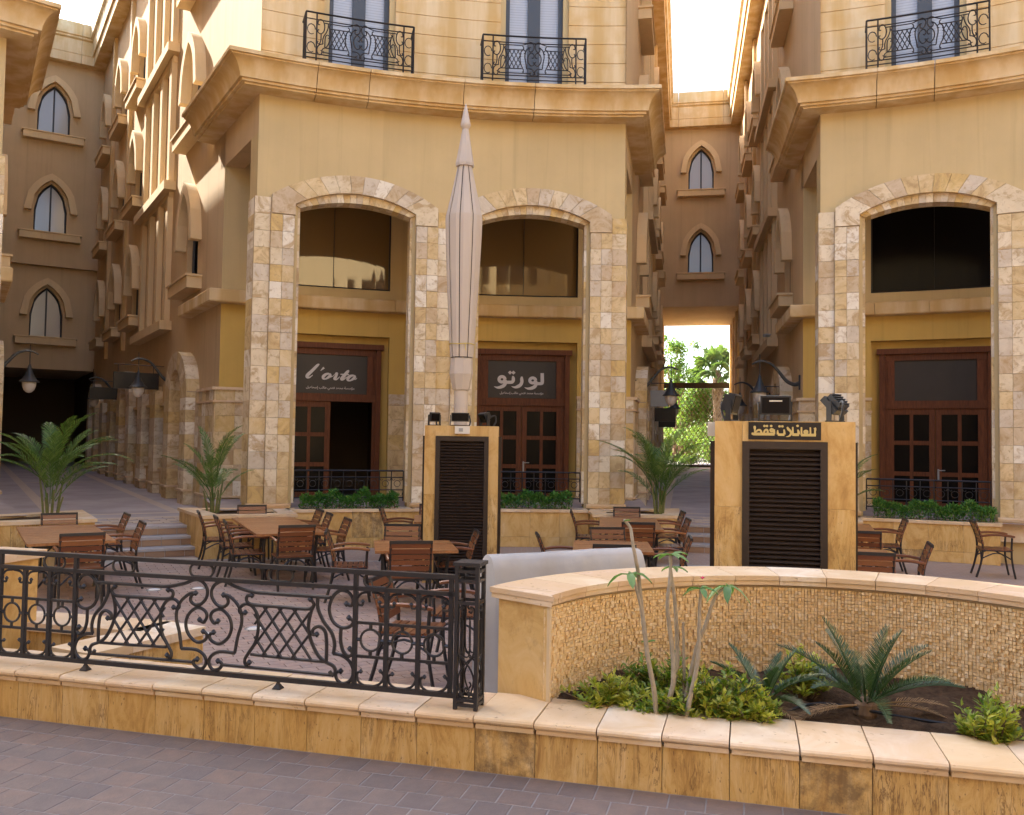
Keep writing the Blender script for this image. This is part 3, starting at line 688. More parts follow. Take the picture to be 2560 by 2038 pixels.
    for z0, z1, o in ((3.10, 3.16, .05), (2.835, 2.875, .035), (.80, .84, .05)):
        g = G(); ps = [F(p) for p in lin(nic[1] - .05, phe + .15, 4)]
        for a, b in zip(ps[:-1], ps[1:]):
            pts = [bp(a, RI - .10 - o), bp(b, RI - .10 - o), bp(b, RI), bp(a, RI)]; g.prism([Vector((p.x, p.y, z0)) for p in pts], (0, 0, z1 - z0))
        g.obox(S(s_in - .1, .0, z0), sd * 1.5, sn * (.105 + o), (0, 0, z1 - z0)); O('dado_moulding', g, M['cap'], dado)
    if doors: dr = door(root, sg, dc, openleaf)
    else: dr = None
    # ---- flank along the street
    ops = []; gl = []
    wins = [(5.5, 0), (13.75, 0), (17.45, 0), (21.4, 0)]
    for fi, zsl in enumerate(FLOORS):
        for c, _ in wins:
            if fi > 0 and c < 6 and False: continue
            if c < upto - 1: ops.append(gothic(root, S, c, zsl, M['sglass'] if fi else M['dglass']))
        zb, zt = zsl - .75, zsl + 2.55
        if fi == 0:
            for k in range(3): a = 8.35 + k * 1.28; ops.append((a, a + .82, zb + .1, lambda s, z=zt: z)); gl.append((a, a + .82, zb + .1, zt))
        else:
            for k in range(3):
                a = 8.35 + k * 1.28; f = pointed(.41, zt - .75, zt); ops.append((a, a + .82, zb + .1, lambda s, c=a + .41, f=f: f(s - c))); gl.append((a, a + .82, zb + .1, zt))
    g = G(); wall_open(g, S, s_in, upto, .3, EAVE0 + .1, ops, .2)
    g.quad(S(0, 0, 8.9), S(s_in, 0, 8.9), S(s_in, 0, EAVE0 + .1), S(0, 0, EAVE0 + .1)); g.quad(S(PORT, 0, 7.9), S(s_in, 0, 7.9), S(s_in, 0, 8.9), S(PORT, 0, 8.9)) if s_in > PORT else None
    O('flank_wall', g, M['side'], root)
    for a, b, z0, z1 in gl:
        w = O('slot_window', G().obox(S(a, -.2, z0), sd * (b - a), sn * .02, (0, 0, z1 - z0)), M['dglass'], root)
    for fi, zsl in enumerate(FLOORS):
        zb, zt = zsl - .75, zsl + 2.55; fr = G()
        for k in range(4):
            a = 8.05 + k * 1.28; fr.obox(S(a - .02, 0, zb), sd * .28, sn * .14, (0, 0, zt + .12 - zb))
        fr.obox(S(8.0, 0, zt + (.12 if fi == 0 else .05)), sd * 4.3, sn * .12, (0, 0, .18)); fr.obox(S(7.75, 0, zb - .2), sd * 4.8, sn * .3, (0, 0, .24))
        O('window_surround', fr, M['trim'], root)
    # slim pilaster strips
    for s in (15.5, 19.6): O('pilaster_strip', G().obox(S(s, 0, 5.0), sd * .32, sn * .12, (0, 0, 12.4)), M['cast'], root)
    # ground-floor stone arches and pilasters
    def stone_frame(s0, s1, ztop, opening):
        pr = .30; nt = 9; w = .62; core = G()
        for a in (s0, s1 - w): core.obox(S(a + .01, 0, .4), sd * (w - .02), sn * (pr - .02), (0, 0, ztop - 1.0 - .4))
        part = O('stone_arch', core, M['mortar'], root)
        hgt = (ztop - 1.15 - .45) / nt
        for a in (s0, s1 - w):
            for i in range(nt):
                z = .45 + hgt * i
                O('tile', G().obox(S(a, 0, z + .002), sd * w, sn * pr, (0, 0, hgt - .004)), M['tile'], part)
            O('arch_foot', G().obox(S(a - .05, 0, .84), sd * (w + .1), sn * (pr + .05), (0, 0, .05)), M['cap'], part)
        # arched head: ring of stones over the opening
        c = (s0 + s1) / 2; ho = (s1 - s0) / 2; hi = ho - w; zs = ztop - 1.15; NVv = 9
        fo = lambda x: zs + sqrt(max(0, 1 - (x / ho) ** 2)) ** .9 * 1.15; fi_ = lambda x: zs + sqrt(max(0, 1 - (x / hi) ** 2)) * .72
        for k in range(NVv):
            a0, a1 = pi - pi * k / NVv, pi - pi * (k + 1) / NVv
            am_ = (a0 + a1) / 2
            pt = [(hi * cos(a0), zs + .72 * sin(a0)), (hi * cos(am_), zs + .72 * sin(am_)), (hi * cos(a1), zs + .72 * sin(a1)), (ho * cos(a1), zs + 1.15 * sin(a1) ** .9 if sin(a1) > 1e-6 else zs), (ho * cos(am_), zs + 1.15 * sin(am_) ** .9), (ho * cos(a0), zs + 1.15 * sin(a0) ** .9 if sin(a0) > 1e-6 else zs)]
            O('voussoir', G().prism([S(c + x, pr, z) for x, z in pt], -sn * pr), M['tile'], part)
        O('niche_window', G().obox(S(s0 + w, .01, .9), sd * (s1 - s0 - 2 * w), sn * .02, (0, 0, ztop - 1.3)), M['dglass'] if opening else M['tile'], part)
    def pil(s0, w, ztop):
        n = 8; part = O('stone_pilaster', G().obox(S(s0 + .01, 0, .4), sd * (w - .02), sn * .27, (0, 0, ztop - .4)), M['mortar'], root); h = (ztop - .45) / n
        for i in range(n): O('tile', G().obox(S(s0, 0, .45 + h * i + .002), sd * w, sn * .29, (0, 0, h - .004)), M['tile'], part)
        O('pilaster_foot', G().obox(S(s0 - .05, 0, .84), sd * (w + .1), sn * .34, (0, 0, .05)), M['cap'], part)
    if deep:
        stone_frame(4.3, 6.85, 4.14, False); pil(8.1, .75, 3.3); pil(10.1, .75, 3.3); stone_frame(12.3, 14.85, 4.16, False); pil(16.3, .75, 3.3)
        if upto > 20: pil(18.3, .75, 3.3); stone_frame(20.3, 22.8, 4.16, False)
        g = G()
        for a, b in ((6.85, 8.1), (8.85, 10.1), (10.85, 12.3), (14.85, 16.3), (17.05, 18.3)):
            if b < upto:
                O('shop_window', G().obox(S(a, .02, 1.3), sd * (b - a), sn * .02, (0, 0, 1.7)), M['dglass'], root)
                g.obox(S(a, .0, .45), sd * (b - a), sn * .12, (0, 0, .75)); g.obox(S(a, 0, 1.2), sd * (b - a), sn * .18, (0, 0, .06)); g.obox(S(a, 0, 2.9), sd * (b - a), sn * .18, (0, 0, .07)); g.obox(S(a, 0, 2.97), sd * (b - a), sn * .1, (0, 0, .5))
        O('shop_sill', g, M['cast'], root)
    # eaves
    g = G(); ep = [(0, EAVE0), (.45, EAVE0), (.45, EAVE0 + .35), (.52, EAVE0 + .38), (.52, EAVE0 + 1.0), (.62, EAVE0 + 1.08), (.62, EAVE1), (0, EAVE1)]
    n = len(ep); vs = [S(-.2, o, z) for o, z in ep] + [S(upto, o, z) for o, z in ep]
    g.add(vs, [(k, n + k, n + k + 1, k + 1) for k in range(n - 1)] + [tuple(range(n)), tuple(range(n, 2 * n))]); O('eaves', g, M['cast'], root)
    # return of the front cornice along the flank
    n = len(CORN); g = G(); vs = []
    for o, z in CORN:
        sx = 0
        for k in range(1500):
            sx = -1.5 + k * .002; q = S(sx, o, z)
            if hypot(q.x, q.y + RR) >= RR - o: break
        vs.append(S(sx, o, z))
    vs += [S(3.55 - .18 * o, o, z) for o, z in CORN]
    g.add(vs, [(k, n + k, n + k + 1, k + 1) for k in range(n - 1)] + [tuple(range(n, 2 * n))]); O('cornice_return', g, M['cast'], root, smooth=30)
    # corner angle up to where the arc cornice meets that return
    q = S(0, 0, 0)
    # ---- upper storeys of the front, grooved courses
    g = G(); RU = RR + .06; wl0, wl1 = ARC_C - 2.55, ARC_C + 2.55; zc = 9.2; hh = .40
    while zc < EAVE0:
        z1 = min(zc + hh - .014, EAVE0); fl = (zc - 9.2) % 3.75
        for a, b in ((0, wl0), (wl1, HALF)) if fl < 2.8 else ((0, HALF),):
            vstrip(g, [F(p) for p in lin(a, b, 5)], RU, zc, z1); vstrip(g, [F(p) for p in lin(a, b, 5)], RU + .02, z1, z1 + .014)
            for p, q_ in zip(lin(a, b, 5)[:-1], lin(a, b, 5)[1:]):
                g.quad(bp(F(p), RU, z1), bp(F(q_), RU, z1), bp(F(q_), RU + .02, z1), bp(F(p), RU + .02, z1)); g.quad(bp(F(p), RU, zc), bp(F(q_), RU, zc), bp(F(q_), RU + .02, zc), bp(F(p), RU + .02, zc))
        zc += hh
    for p in (wl0, wl1): g.quad(bp(F(p), RU, 9.2), bp(F(p), RU + .35, 9.2), bp(F(p), RU + .35, EAVE0), bp(F(p), RU, EAVE0))
    O('upper_wall', g, M['cast'], root)
    for fl in range(2):
        zb = 9.25 + fl * 3.75; 
        pn = G(); vstrip(pn, [F(p) for p in lin(wl0, wl1, 4)], RU + .3, zb, zb + 2.8); w = O('balcony_window', pn, M['blind'], root)
        fg = G()
        for p, wd in ((wl0 + .45, .16), (ARC_C, .26), (wl1 - .45, .16)):
            q = bp(F(p), RU + .26); fg.box((q.x, q.y, zb + 1.4), (wd, .08, 2.8), -radians(F(p)))
        for z in (zb + .06, zb + 2.7): fg.tube([bp(F(p), RU + .26, z) for p in lin(wl0, wl1, 4)], .06, 4)
        O('window_frame', fg, M['fgrey'], w)
        for p in (wl0 + .12, wl1 - .12):
            q = bp(F(p), RU + .2); O('window_jamb', G().box((q.x, q.y, zb + 1.4), (.16, .22, 2.8), -radians(F(p))), M['stucco'], w)
    return S, sd, sn, dr
def building(label, tc, halves, group=None, back=26.0):
    x, y = wpt(0, RR, tc); root = T('plaza_building', label, 'building', (x, y, 0), -radians(tc), group)
    out = {}
    cs = [-9.6, -5.9, 1.0, 6.3]
    a = -HALF if -1 in halves else -.6; b = HALF if 1 in halves else .6
    moulding_arc(root, 'cornice_block', CORN, RR, a - (1.4 if -1 in halves else 0) * 0, b, [c for c in cs if a < c < b], M['cast'])
    for sg in halves: out[sg] = half_front(root, sg, *halves[sg])
    return root, out
def corner_fill(root, sg, splay):
    # front cornice runs on to its mitre with the flank return
    S, sd, sn = swf(sg, splay); g = G(); n = len(CORN); vs = [bp(sg * HALF, RR - o, z) for o, z in CORN]
    for o, z in CORN:
        for k in range(1500):
            sx = -1.5 + k * .002; q = S(sx, o, z)
            if hypot(q.x, q.y + RR) >= RR - o: break
        vs.append(S(sx, o, z))
    g.add(vs, [(k, n + k, n + k + 1, k + 1) for k in range(n - 1)]); O('cornice_block', g, M['cast'], root, smooth=30)
def roof_block(root, sgs, splays, upto):
    g = G(); pts = []
    if -1 in sgs:
        S = swf(-1, splays[-1])[0]; pts += [S(upto, 0, EAVE1), S(0, 0, EAVE1)]
    else: pts += [bp(-6, RR + 26, EAVE1), bp(-6, RR, EAVE1)]
    if 1 in sgs:
        S = swf(1, splays[1])[0]; pts += [S(0, 0, EAVE1), S(upto, 0, EAVE1)]
    else: pts += [bp(6, RR, EAVE1), bp(6, RR + 26, EAVE1)]
    g.prism([p for p in pts], (0, 0, -.15))
    lo = [Vector((p.x, p.y, 0)) for p in pts]; g.quad(lo[0], lo[3], pts[3], pts[0])
    if -1 not in sgs: g.quad(lo[0], lo[1], pts[1], pts[0])
    if 1 not in sgs: g.quad(lo[2], lo[3], pts[3], pts[2])
    O('roof', g, M['cast'], root)
bldC, hC = building('tan stucco building with two stone arches and a concave cornice, between the two streets', TC0, {-1: (21.86, 23.6, True, 1, 'glass', 7.0), 1: (21.34, 25.2, True, None, 'glass', 6.55)})
for s, a in ((-1, 21.86), (1, 21.34)): corner_fill(bldC, s, a)
roof_block(bldC, (-1, 1), {-1: 21.86, 1: 21.34}, 26)
bldR, hR = building('tan stucco building at the right, dark upper glass above a blank door panel', TCR, {-1: (19.3, 25.2, True, None, 'dglass', 5.72)})
corner_fill(bldR, -1, 19.3); roof_block(bldR, (-1,), {-1: 19.3}, 26)
bldL, hL = building('tan stucco building cut off by the left edge of the picture', TCL, {1: (19.9, 23.6, True, None)})
corner_fill(bldL, 1, 19.9); roof_block(bldL, (1,), {1: 19.9}, 26)
# ------------------------------------------------------------------ bridge buildings closing the two streets
def to_world(tc, p): x, y = wpt(p.x, p.y + RR, tc); return Vector((x, y, p.z))
def bridge(label, org, aim, w, sills, zlow, thick, step=None, side=1, zpass=None, wc=None):
    wc = wc or w / 2; e0, e1 = EAVE0 - .008, EAVE1 + .006
    a = radians(aim); d = Vector((sin(a), cos(a), 0)); q = Vector((cos(a), -sin(a), 0)) * side
    root = T('bridge_building', label, 'building', (org.x, org.y, 0))
    def P(s, off=0.0, z=0.0): p = q * s - d * off; return Vector((p.x, p.y, z))
    ops = []
    for zs in sills[:2]: ops.append(gothic(root, P, wc, zs, M['sglass']))
    g = G(); zb = step if step else zlow
    wall_open(g, P, -.1, w + .1, zb, EAVE0 + .1, ops, .2); g.quad(P(-.1, 0, zb), P(w + .1, 0, zb), P(w + .1, -thick, zb), P(-.1, -thick, zb)); g.quad(P(-.1, -thick, zb), P(w + .1, -thick, zb), P(w + .1, -thick, EAVE0), P(-.1, -thick, EAVE0))
    if step:
        def P2(s, off=0.0, z=0.0): return P(s, off - .3, z)
        o2 = [gothic(root, P2, wc, sills[2], M['sglass'])]
        wall_open(g, P2, -.1, w + .1, zpass, step, o2, .2); g.quad(P2(-.1, 0, zpass), P2(w + .1, 0, zpass), P2(w + .1, -thick, zpass), P2(-.1, -thick, zpass))
        dk = G(); dk.quad(P(-1.5, -thick, 0), P(w + 3, -thick, 0), P(w + 3, -thick, zpass + .4), P(-1.5, -thick, zpass + .4)); dk.quad(P(0, 0, 0), P(0, -thick, 0), P(0, -thick, zpass + .1), P(0, 0, zpass + .1)); dk.quad(P(w, 0, 0), P(w, -thick, 0), P(w, -thick, zpass + .1), P(w, 0, zpass + .1)); O('passage_shade_sheets', dk, M['room'], root)  # dark sheets added to shut out daylight and stand in for the passage's shade
    O('wall', g, M['side'], root)
    ep = [(0, e0), (.44, e0), (.44, e0 + .35), (.46, e0 + .38), (.46, e0 + .95), (.55, e0 + 1.0), (.55, e0 + 1.06), (.61, e0 + 1.1), (.61, e1), (-thick, e1)]
    n = len(ep); cuts = [-.1, w * .22, w * .76, w + .1]
    for u, v in zip(cuts[:-1], cuts[1:]):
        g = G(); g.add([P(u + .006, o, z) for o, z in ep] + [P(v - .006, o, z) for o, z in ep], [(k, n + k, n + k + 1, k + 1) for k in range(n - 1)] + [tuple(range(n)), tuple(range(n, 2 * n))]); O('eaves', g, M['cast'], root)
    return root, P
pL = to_world(TC0, hC[-1][0](23.5)); pA = to_world(TC0, hC[1][0](25.0))
bridge('bridge building with pointed windows over the dark passage closing the left street', pL, -32.1, 4.2, (14.4, 10.33, 6.1), 4.8, 7.0, 9.0, -1, 4.8, 1.82)
brA, BPA = bridge('bridge building with two pointed windows spanning the alley', pA, 11.1, 3.9, (14.4, 10.36), 8.77, 7.0)
# flank walls running on through and behind the alley passage
for lab, o, sd_ in (('tan passage wall under the bridge, left of the gate', pA, 0), ('tan passage wall under the bridge, right of the gate', pA, 3.75)):
    r = T('passage_wall', lab, 'wall', (o.x, o.y, 0)); a = radians(11.1); d = Vector((sin(a), cos(a), 0)); q = Vector((cos(a), -sin(a), 0))
    s0 = q * sd_ + (q * -.6 if sd_ == 0 else Vector((0, 0, 0))); O('wall', G().obox(s0, q * .6, d * 8.2, (0, 0, 8.77)), M['ochre'], r)
    for k in range(3):
        off = q * (.6 if sd_ == 0 else 0) + s0; O('pilaster', G().obox(off + d * (1.2 + k * 2.5) + (q * 0 if sd_ == 0 else q * -.1), q * .1, d * .5, (0, 0, 8.7)), M['cast'], r)
# ------------------------------------------------------------------ buildings across the plaza (sunlit, seen in the window reflections)
def far_front(tc, half=HALF):
    x, y = wpt(0, RR, tc); root = T('plaza_building', 'sunlit tan building across the plaza, only seen reflected in the arcade windows', 'building', (x, y, 0), -radians(tc), 'buildings across the plaza')
    g = G(); ops = ((-10.7, -2.2), (2.2, 10.7)); ph = lin(-half, half, 40)
    for a, b in zip(ph[:-1], ph[1:]):
        m = (a + b) / 2; z = 0
        for u, v in ops:
            if u < m < v: z = arcz((m - (u + v) / 2) * .28, 1.3, 6.4, 6.9)
        g.quad(bp(a, RR, z), bp(b, RR, z), bp(b, RR, 17.5), bp(a, RR, 17.5))
        g.quad(bp(a, RR + 2.5, 0), bp(b, RR + 2.5, 0), bp(b, RR + 2.5, 9), bp(a, RR + 2.5, 9))
    A = swf(-1, 20)[0]; B = swf(1, 20)[0]
    for S in (A, B): g.quad(S(0, 0, 0), S(14, 0, 0), S(14, 0, 17.5), S(0, 0, 17.5))
    g.prism([A(14, 0, 17.4), A(0, 0, 17.4), B(0, 0, 17.4), B(14, 0, 17.4)], (0, 0, .1)); O('front_wall', g, M['stucco'], root)
    moulding_arc(root, 'cornice', CORN, RR, -half, half, [], M['cast'], 20)
    w = G()
    for fl in range(2):
        for u, v in ((-9, -4), (4, 9)): vstrip(w, lin(u, v, 5), RR - .02, 9.7 + fl * 3.7, 12 + fl * 3.7)
    O('window', w, M['dglass'], root)
    c = G()
    for u, v in ((-13.2, -10.7), (-2.2, 2.2), (10.7, 13.2)): vstrip(c, lin(u, v, 4), RR - .06, 0, 6.7)
    O('column', c, M['farst'], root)
for tc in (-92.4, -131.4, -171.8, 148.5, 111.0, 70.6): far_front(tc, HALF if tc != 148.5 else 12.0)
for a_, b_, l_ in ((159, 177, 'sunlit bridge building across the plaza, seen only in the right arcade window'), (-160, -143, 'sunlit bridge building across the plaza, seen only in the left arcade window')):
    o = ring((a_ + b_) / 2, RR + 12); r_ = T('bridge_building', l_, 'building', (o.x, o.y, 0)); g = G(); p0, p1 = ring(a_, RR + 11) - o, ring(b_, RR + 11) - o; g.obox(p0, p1 - p0, (o - Vector((PC[0], PC[1], 0))).normalized() * 3, (0, 0, 17)); O('wall', g, M['stucco'], r_)
    g = G(); e = (p1 - p0); nn = -(o - Vector((PC[0], PC[1], 0))).normalized()
    for z in (6, 10, 14): g.obox(p0 + e * .4 + nn * .05 + Vector((0, 0, z)), e * .2, nn * .02, (0, 0, 2))
    O('window', g, M['dglass'], r_)
# ------------------------------------------------------------------ planters along the fronts
CZ = .747
def planter_poly(name, label, pts, faces, wcap=.30, soil=.68, group=None):
    # pts counter-clockwise; faces: indices of sides that show slabs
    c = sum(pts, Vector()) / len(pts); root = T(name, label, 'planter', (c.x, c.y, 0), 0, group)
    P = [p - c for p in pts]; n = len(P)
    def inset(k, dist):
        out = []
        for i in range(n):
            a, b, d_ = P[i - 1], P[i], P[(i + 1) % n]; e1 = (b - a).normalized(); e2 = (d_ - b).normalized()
            n1 = Vector((-e1.y, e1.x, 0)); n2 = Vector((-e2.y, e2.x, 0)); m = (n1 + n2); m = m / max(m.dot(n1), .2); out.append(b + m * dist)
        return out
    g = G(); g.prism([Vector((p.x, p.y, 0)) for p in inset(0, .03)], (0, 0, CZ - .06)); O('core', g, M['mortar'], root)
    for i in faces:
        a, b = P[i], P[(i + 1) % n]; L = (b - a).length; e = (b - a) / L; nn = Vector((e.y, -e.x, 0)); m = max(1, round(L / .52))
        for k in range(m):
            s0 = L * k / m + .002; s1 = L * (k + 1) / m - .002
            for z0, z1 in ((.005, .20), (.204, CZ - .055)):
                q = a + e * s0; O('facing_slab', G().obox((q.x, q.y, z0), e * (s1 - s0), -nn * .03, (0, 0, z1 - z0)), M['slab'] if RN.random() < .45 else M['honed'], root)
    o_, i_ = inset(0, -.03), inset(0, wcap)
    for i in range(n):
        a, b, d_, e_ = o_[i], o_[(i + 1) % n], i_[(i + 1) % n], i_[i]; m = max(1, round((b - a).length / .62))
        for k in range(m):
            t0, t1 = k / m, (k + 1) / m; q = [a.lerp(b, t0), a.lerp(b, t1), e_.lerp(d_, t1), e_.lerp(d_, t0)]; cc = sum(q, Vector()) / 4
            q = [cc + (x - cc) * .994 for x in q]; O('cap_stone', G().prism([Vector((x.x, x.y, CZ - .055)) for x in q], (0, 0, .055)), M['cap'], root)
    ib = inset(0, wcap - .01); O('soil', G().add([Vector((p.x, p.y, soil)) for p in ib], [tuple(range(n))]), M['soil'], root)
    return root
def tree_planter(label, tha, thb, aim, flip):
    # tha = street side bearing, thb = arch side bearing
    a = radians(aim); d = Vector((sin(a), cos(a), 0)); A = ring(tha, 14.5); m = ring((tha + thb) / 2, 14.5); B = ring(thb, 14.5); Cc = ring(thb, 15.85); D_ = A + d * 1.95
    pts = [A, m, B, Cc, D_]
    fc = [0, 1, 2, 4]
    if flip: pts = [D_, Cc, B, m, A]; fc = [1, 2, 3, 4]
    return planter_poly('tree_planter', label, pts, fc, .28, .70, 'square planters beside the steps')
tree_planter('travertine planter left of the arches, beside the left steps', -27.1, TC0 - PH_PI - .05, -32.1, False)
tree_planter('travertine planter between the right arch of the middle building and the alley', 6.65, TC0 + PH_PI + .05, 11.1, True)
tree_planter('travertine planter behind the big louvred kiosk, at the alley mouth', 13.4, TCR - PH_PI - .05, 11.1, False)
tree_planter('travertine planter at the left edge of the picture, beyond the left steps', -33.7, -39.9, -32.1, True)
def arch_planter(label, a, b):
    n = 4; fr = [ring(a + (b - a) * i / n, 15.5) for i in range(n + 1)]; bk = [ring(b - (b - a) * i / n, 16.0) for i in range(n + 1)]
    return planter_poly('arch_planter', label, fr + bk, list(range(n)), .12, .70, 'low planters under the arches')
arch_planter('low travertine planter under the left arch of the middle building', TC0 - PH_PI, TC0 - PH_PO)
arch_planter('low travertine planter under the right arch of the middle building', TC0 + PH_PO, TC0 + PH_PI)
arch_planter('low travertine planter under the arch of the right building', TCR - PH_PI, TCR - PH_PO)
def mid_plinth(tc):
    pass
# stone plinth of the middle column between the two arch planters
x = planter_poly('column_plinth', 'travertine plinth under the middle column between the two low planters', [ring(TC0 - PH_PO + .02, 15.55), ring(TC0 + PH_PO - .02, 15.55), ring(TC0 + PH_PO - .02, 15.98), ring(TC0 - PH_PO + .02, 15.98)], [0], .1, .70)
# railings behind the planters
def scroll_c(c, r, a0, a1, n=10): return [(c[0] + r * (1 - .35 * i / n) * cos(a0 + (a1 - a0) * i / n), c[1] + r * (1 - .35 * i / n) * sin(a0 + (a1 - a0) * i / n)) for i in range(n + 1)]
def arch_fence(label, a, b):
    th0 = (a + b) / 2; o = ring(th0, RR + .16); root = T('planter_railing', label, 'railing', (o.x, o.y, 0), 0, 'iron railings behind the low planters')
    L = radians(b - a) * (RR + .16)
    def P(t, z): p = ring(a + (b - a) * t / L, RR + .16) - o; p.z = z; return p
    for z, r in ((1.46, .017), (1.33, .011), (1.08, .011), (.93, .013)): O('rail', G().tube([P(L * k / 10, z) for k in range(11)], r, 4), M['iron'], root)
    n = 9
    for k in range(n + 1): O('upright', G().tube([P(L * k / n, .86), P(L * k / n, 1.46)], .011, 4), M['iron'], root)
    for k in range(n):
        c = L * (k + .5) / n; g = G(); w = L / n
        g.tube([P(c + .062 * cos(2 * pi * i / 12), 1.205 - .05 + .062 * sin(2 * pi * i / 12) + .05) for i in range(12)], .007, 4, closed=True); O('ring', g, M['iron'], root)
        for s in (-1, 1):
            O('scroll', G().tube([P(c + s * (w * .5 - .012 - x), 1.33 - .0 - y) for x, y in ((0, .02), (.012, .055), (.045, .06), (.055, .035))], .006, 4), M['iron'], root)
            O('scroll', G().tube([P(c + s * (w * .5 - .012 - x), .94 + y) for x, y in ((0, .09), (.01, .03), (.045, .02), (.06, .05))], .006, 4), M['iron'], root)
arch_fence('black iron railing behind the left arch planter', TC0 - PH_PI + .5, TC0 - PH_PO - .5)
arch_fence('black iron railing behind the right arch planter of the middle building', TC0 + PH_PO + .5, TC0 + PH_PI - .5)
arch_fence('black iron railing behind the planter of the right building', TCR - PH_PI + .5, TCR - PH_PO - .5)
# ------------------------------------------------------------------ low wall with caps and slabs
lw = T('low_wall', 'low travertine wall with pale cap stones across the foreground', 'wall', (WL_P.x, WL_P.y, 0))
def wr(t, off, z): p = WL_D * t + WL_N * off; return Vector((p.x, p.y, z))
ST = .385
O('core', G().obox(wr(-6, .03, 0), WL_D * 11.6, WL_N * .44, (0, 0, CAPZ - .075)), M['mortar'], lw)
for k in range(-15, 14):
    t = k * ST + .02 + RN.uniform(-.02, .02)
    w = ST - .004
    O('facing_slab', G().obox(wr(k * ST + .02, 0, .006), WL_D * w, WL_N * .03, (0, 0, CAPZ - .085)), M['slab'], lw)
    g = G(); j = RN.uniform(-.004, .004); dz = RN.uniform(-.003, .003)
    # cap: bull-nosed upper slab over a thinner drip course
    prof = [(-.035, 0), (-.045, .012), (-.045, .026), (-.036, .038), (-.02, .044), (.50, .044), (.505, 0)]
    n = len(prof); z0 = CAPZ - .044
    vs = [wr(k * ST + .022, o + j, z0 + z + dz) for o, z in prof] + [wr(k * ST + .02 + w - .002, o + j, z0 + z + dz) for o, z in prof]
    g.add(vs, [(i, n + i, n + (i + 1) % n, (i + 1) % n) for i in range(n)] + [tuple(range(n))[::-1], tuple(range(n, 2 * n))])
    g.obox(wr(k * ST + .03, -.026 + j, z0 - .032), WL_D * (w - .012), WL_N * .5, (0, 0, .028))
    O('cap_stone', g, M['cap'], lw)
# ------------------------------------------------------------------ wrought-iron railing on the wall
RP = Vector((-.25, 5.71, 0))
rl = T('iron_railing', 'black wrought-iron railing with lattice panels and scrolls on the low wall', 'railing', (RP.x, RP.y, CAPZ))
def rp(t, z, off=0.0): p = WL_D * t + WL_N * off; return Vector((p.x, p.y, z))
PANEL = dict(
 c1=[(-1.801, .607), (-1.769, .589), (-1.764, .551), (-1.798, .525), (-1.849, .535), (-1.889, .582), (-1.894, .637), (-1.86, .683), (-1.797, .701), (-1.708, .669), (-1.583, .642), (-1.45, .637), (-.984, .637)],
 c2=[(-1.839, .424), (-1.87, .407), (-1.897, .449), (-1.879, .489), (-1.816, .506), (-1.752, .459), (-1.73, .389), (-1.754, .317), (-1.821, .268), (-1.885, .285), (-1.902, .323), (-1.871, .345)],
 c3=[(-1.807, .607), (-1.756, .601), (-1.69, .55), (-1.657, .487), (-1.653, .416), (-1.679, .328), (-1.7, .214)],
 c3b=[(-1.7, .213), (-1.82, .214), (-1.888, .175), (-1.899, .125), (-1.866, .086), (-1.816, .099), (-1.798, .133), (-1.83, .15)],
 l1=[(-1.578, .617), (-1.615, .609), (-1.614, .571), (-1.56, .553), (-1.358, .551), (-1.177, .549), (-1.124, .559), (-1.107, .587), (-1.134, .617)],
 l2=[(-1.626, .497), (-1.663, .49), (-1.671, .524), (-1.628, .554), (-1.572, .541), (-1.529, .479), (-1.522, .404), (-1.54, .305), (-1.587, .231), (-1.619, .18), (-1.613, .143), (-1.585, .159)],
 l3=[(-1.104, .587), (-1.131, .516), (-1.143, .43), (-1.124, .346), (-1.074, .255), (-1.02, .211), (-.955, .185), (-.937, .15), (-.954, .122), (-.981, .148)],
 l4=[(-1.575, .214), (-1.264, .208), (-.997, .206)],
 l5=[(-1.005, .215), (-1.006, .334), (-1.019, .407), (-1.061, .439), (-1.105, .42), (-1.111, .384), (-1.08, .386)],
 s1=[(-.867, .602), (-.832, .593), (-.821, .636), (-.857, .681), (-.915, .688), (-.969, .641), (-.992, .557), (-.963, .479), (-.903, .443), (-.845, .451), (-.815, .486), (-.847, .511)],
 s2=[(-.903, .440), (-.903, .352), (-.882, .285), (-.843, .257), (-.816, .28), (-.836, .307)],
 s3=[(-1.078, .637), (-1.077, .562), (-1.033, .475), (-.972, .405), (-.947, .333), (-.955, .266)],
 s3b=[(-.955, .266), (-.893, .258), (-.834, .221), (-.806, .155), (-.831, .096), (-.883, .074), (-.924, .098), (-.933, .14), (-.898, .155)],
 lr=[(-1.80, .126), (-1.297, .125), (-.954, .122)])
LAT = [(-1.54, -1.14, .551, .21)]
def panel_curves(mid=-1.912):
    out = []
    for k, v in PANEL.items():
        for m in (1, -1): out.append((k, [((t - mid) * m, z) for t, z in v]))
    return out
def lattice_segs():
    # diagonal bars clipped to the waisted frame (right half; mirror for the left)
    segs = []; zt, zb = .551, .211
    edge = lambda z: (-1.522 - .03 + (abs(z - .40) / .18) ** 2 * -.02, -1.14 + (abs(z - .42) / .2) ** 2 * .03)
    for i in range(-4, 9):
        for sl in (1, -1):
            pts = []
            for k in range(41):
                z = zb + (zt - zb) * k / 40; x = -1.60 + i * .112 + (k / 40 if sl > 0 else 1 - k / 40) * .26
                lo, hi = edge(z)
                if lo <= x <= hi: pts.append((x, z))
            if len(pts) > 6: segs.append([pts[0], pts[-1]])
    return segs
def ball(g, p, r): g.lathe([(r * .3, -r * .9), (r, 0), (r * .3, r * .9)], 6, p)
for z, r in ((.827, .021), (.710, .014), (.064, .016)):
    t0 = -6.0; O('rail', G().obox(rp(t0, z - r, -r), WL_D * (-.09 - t0), WL_N * (2 * r), (0, 0, 2 * r if z != .827 else .03)), M['iron'], rl)
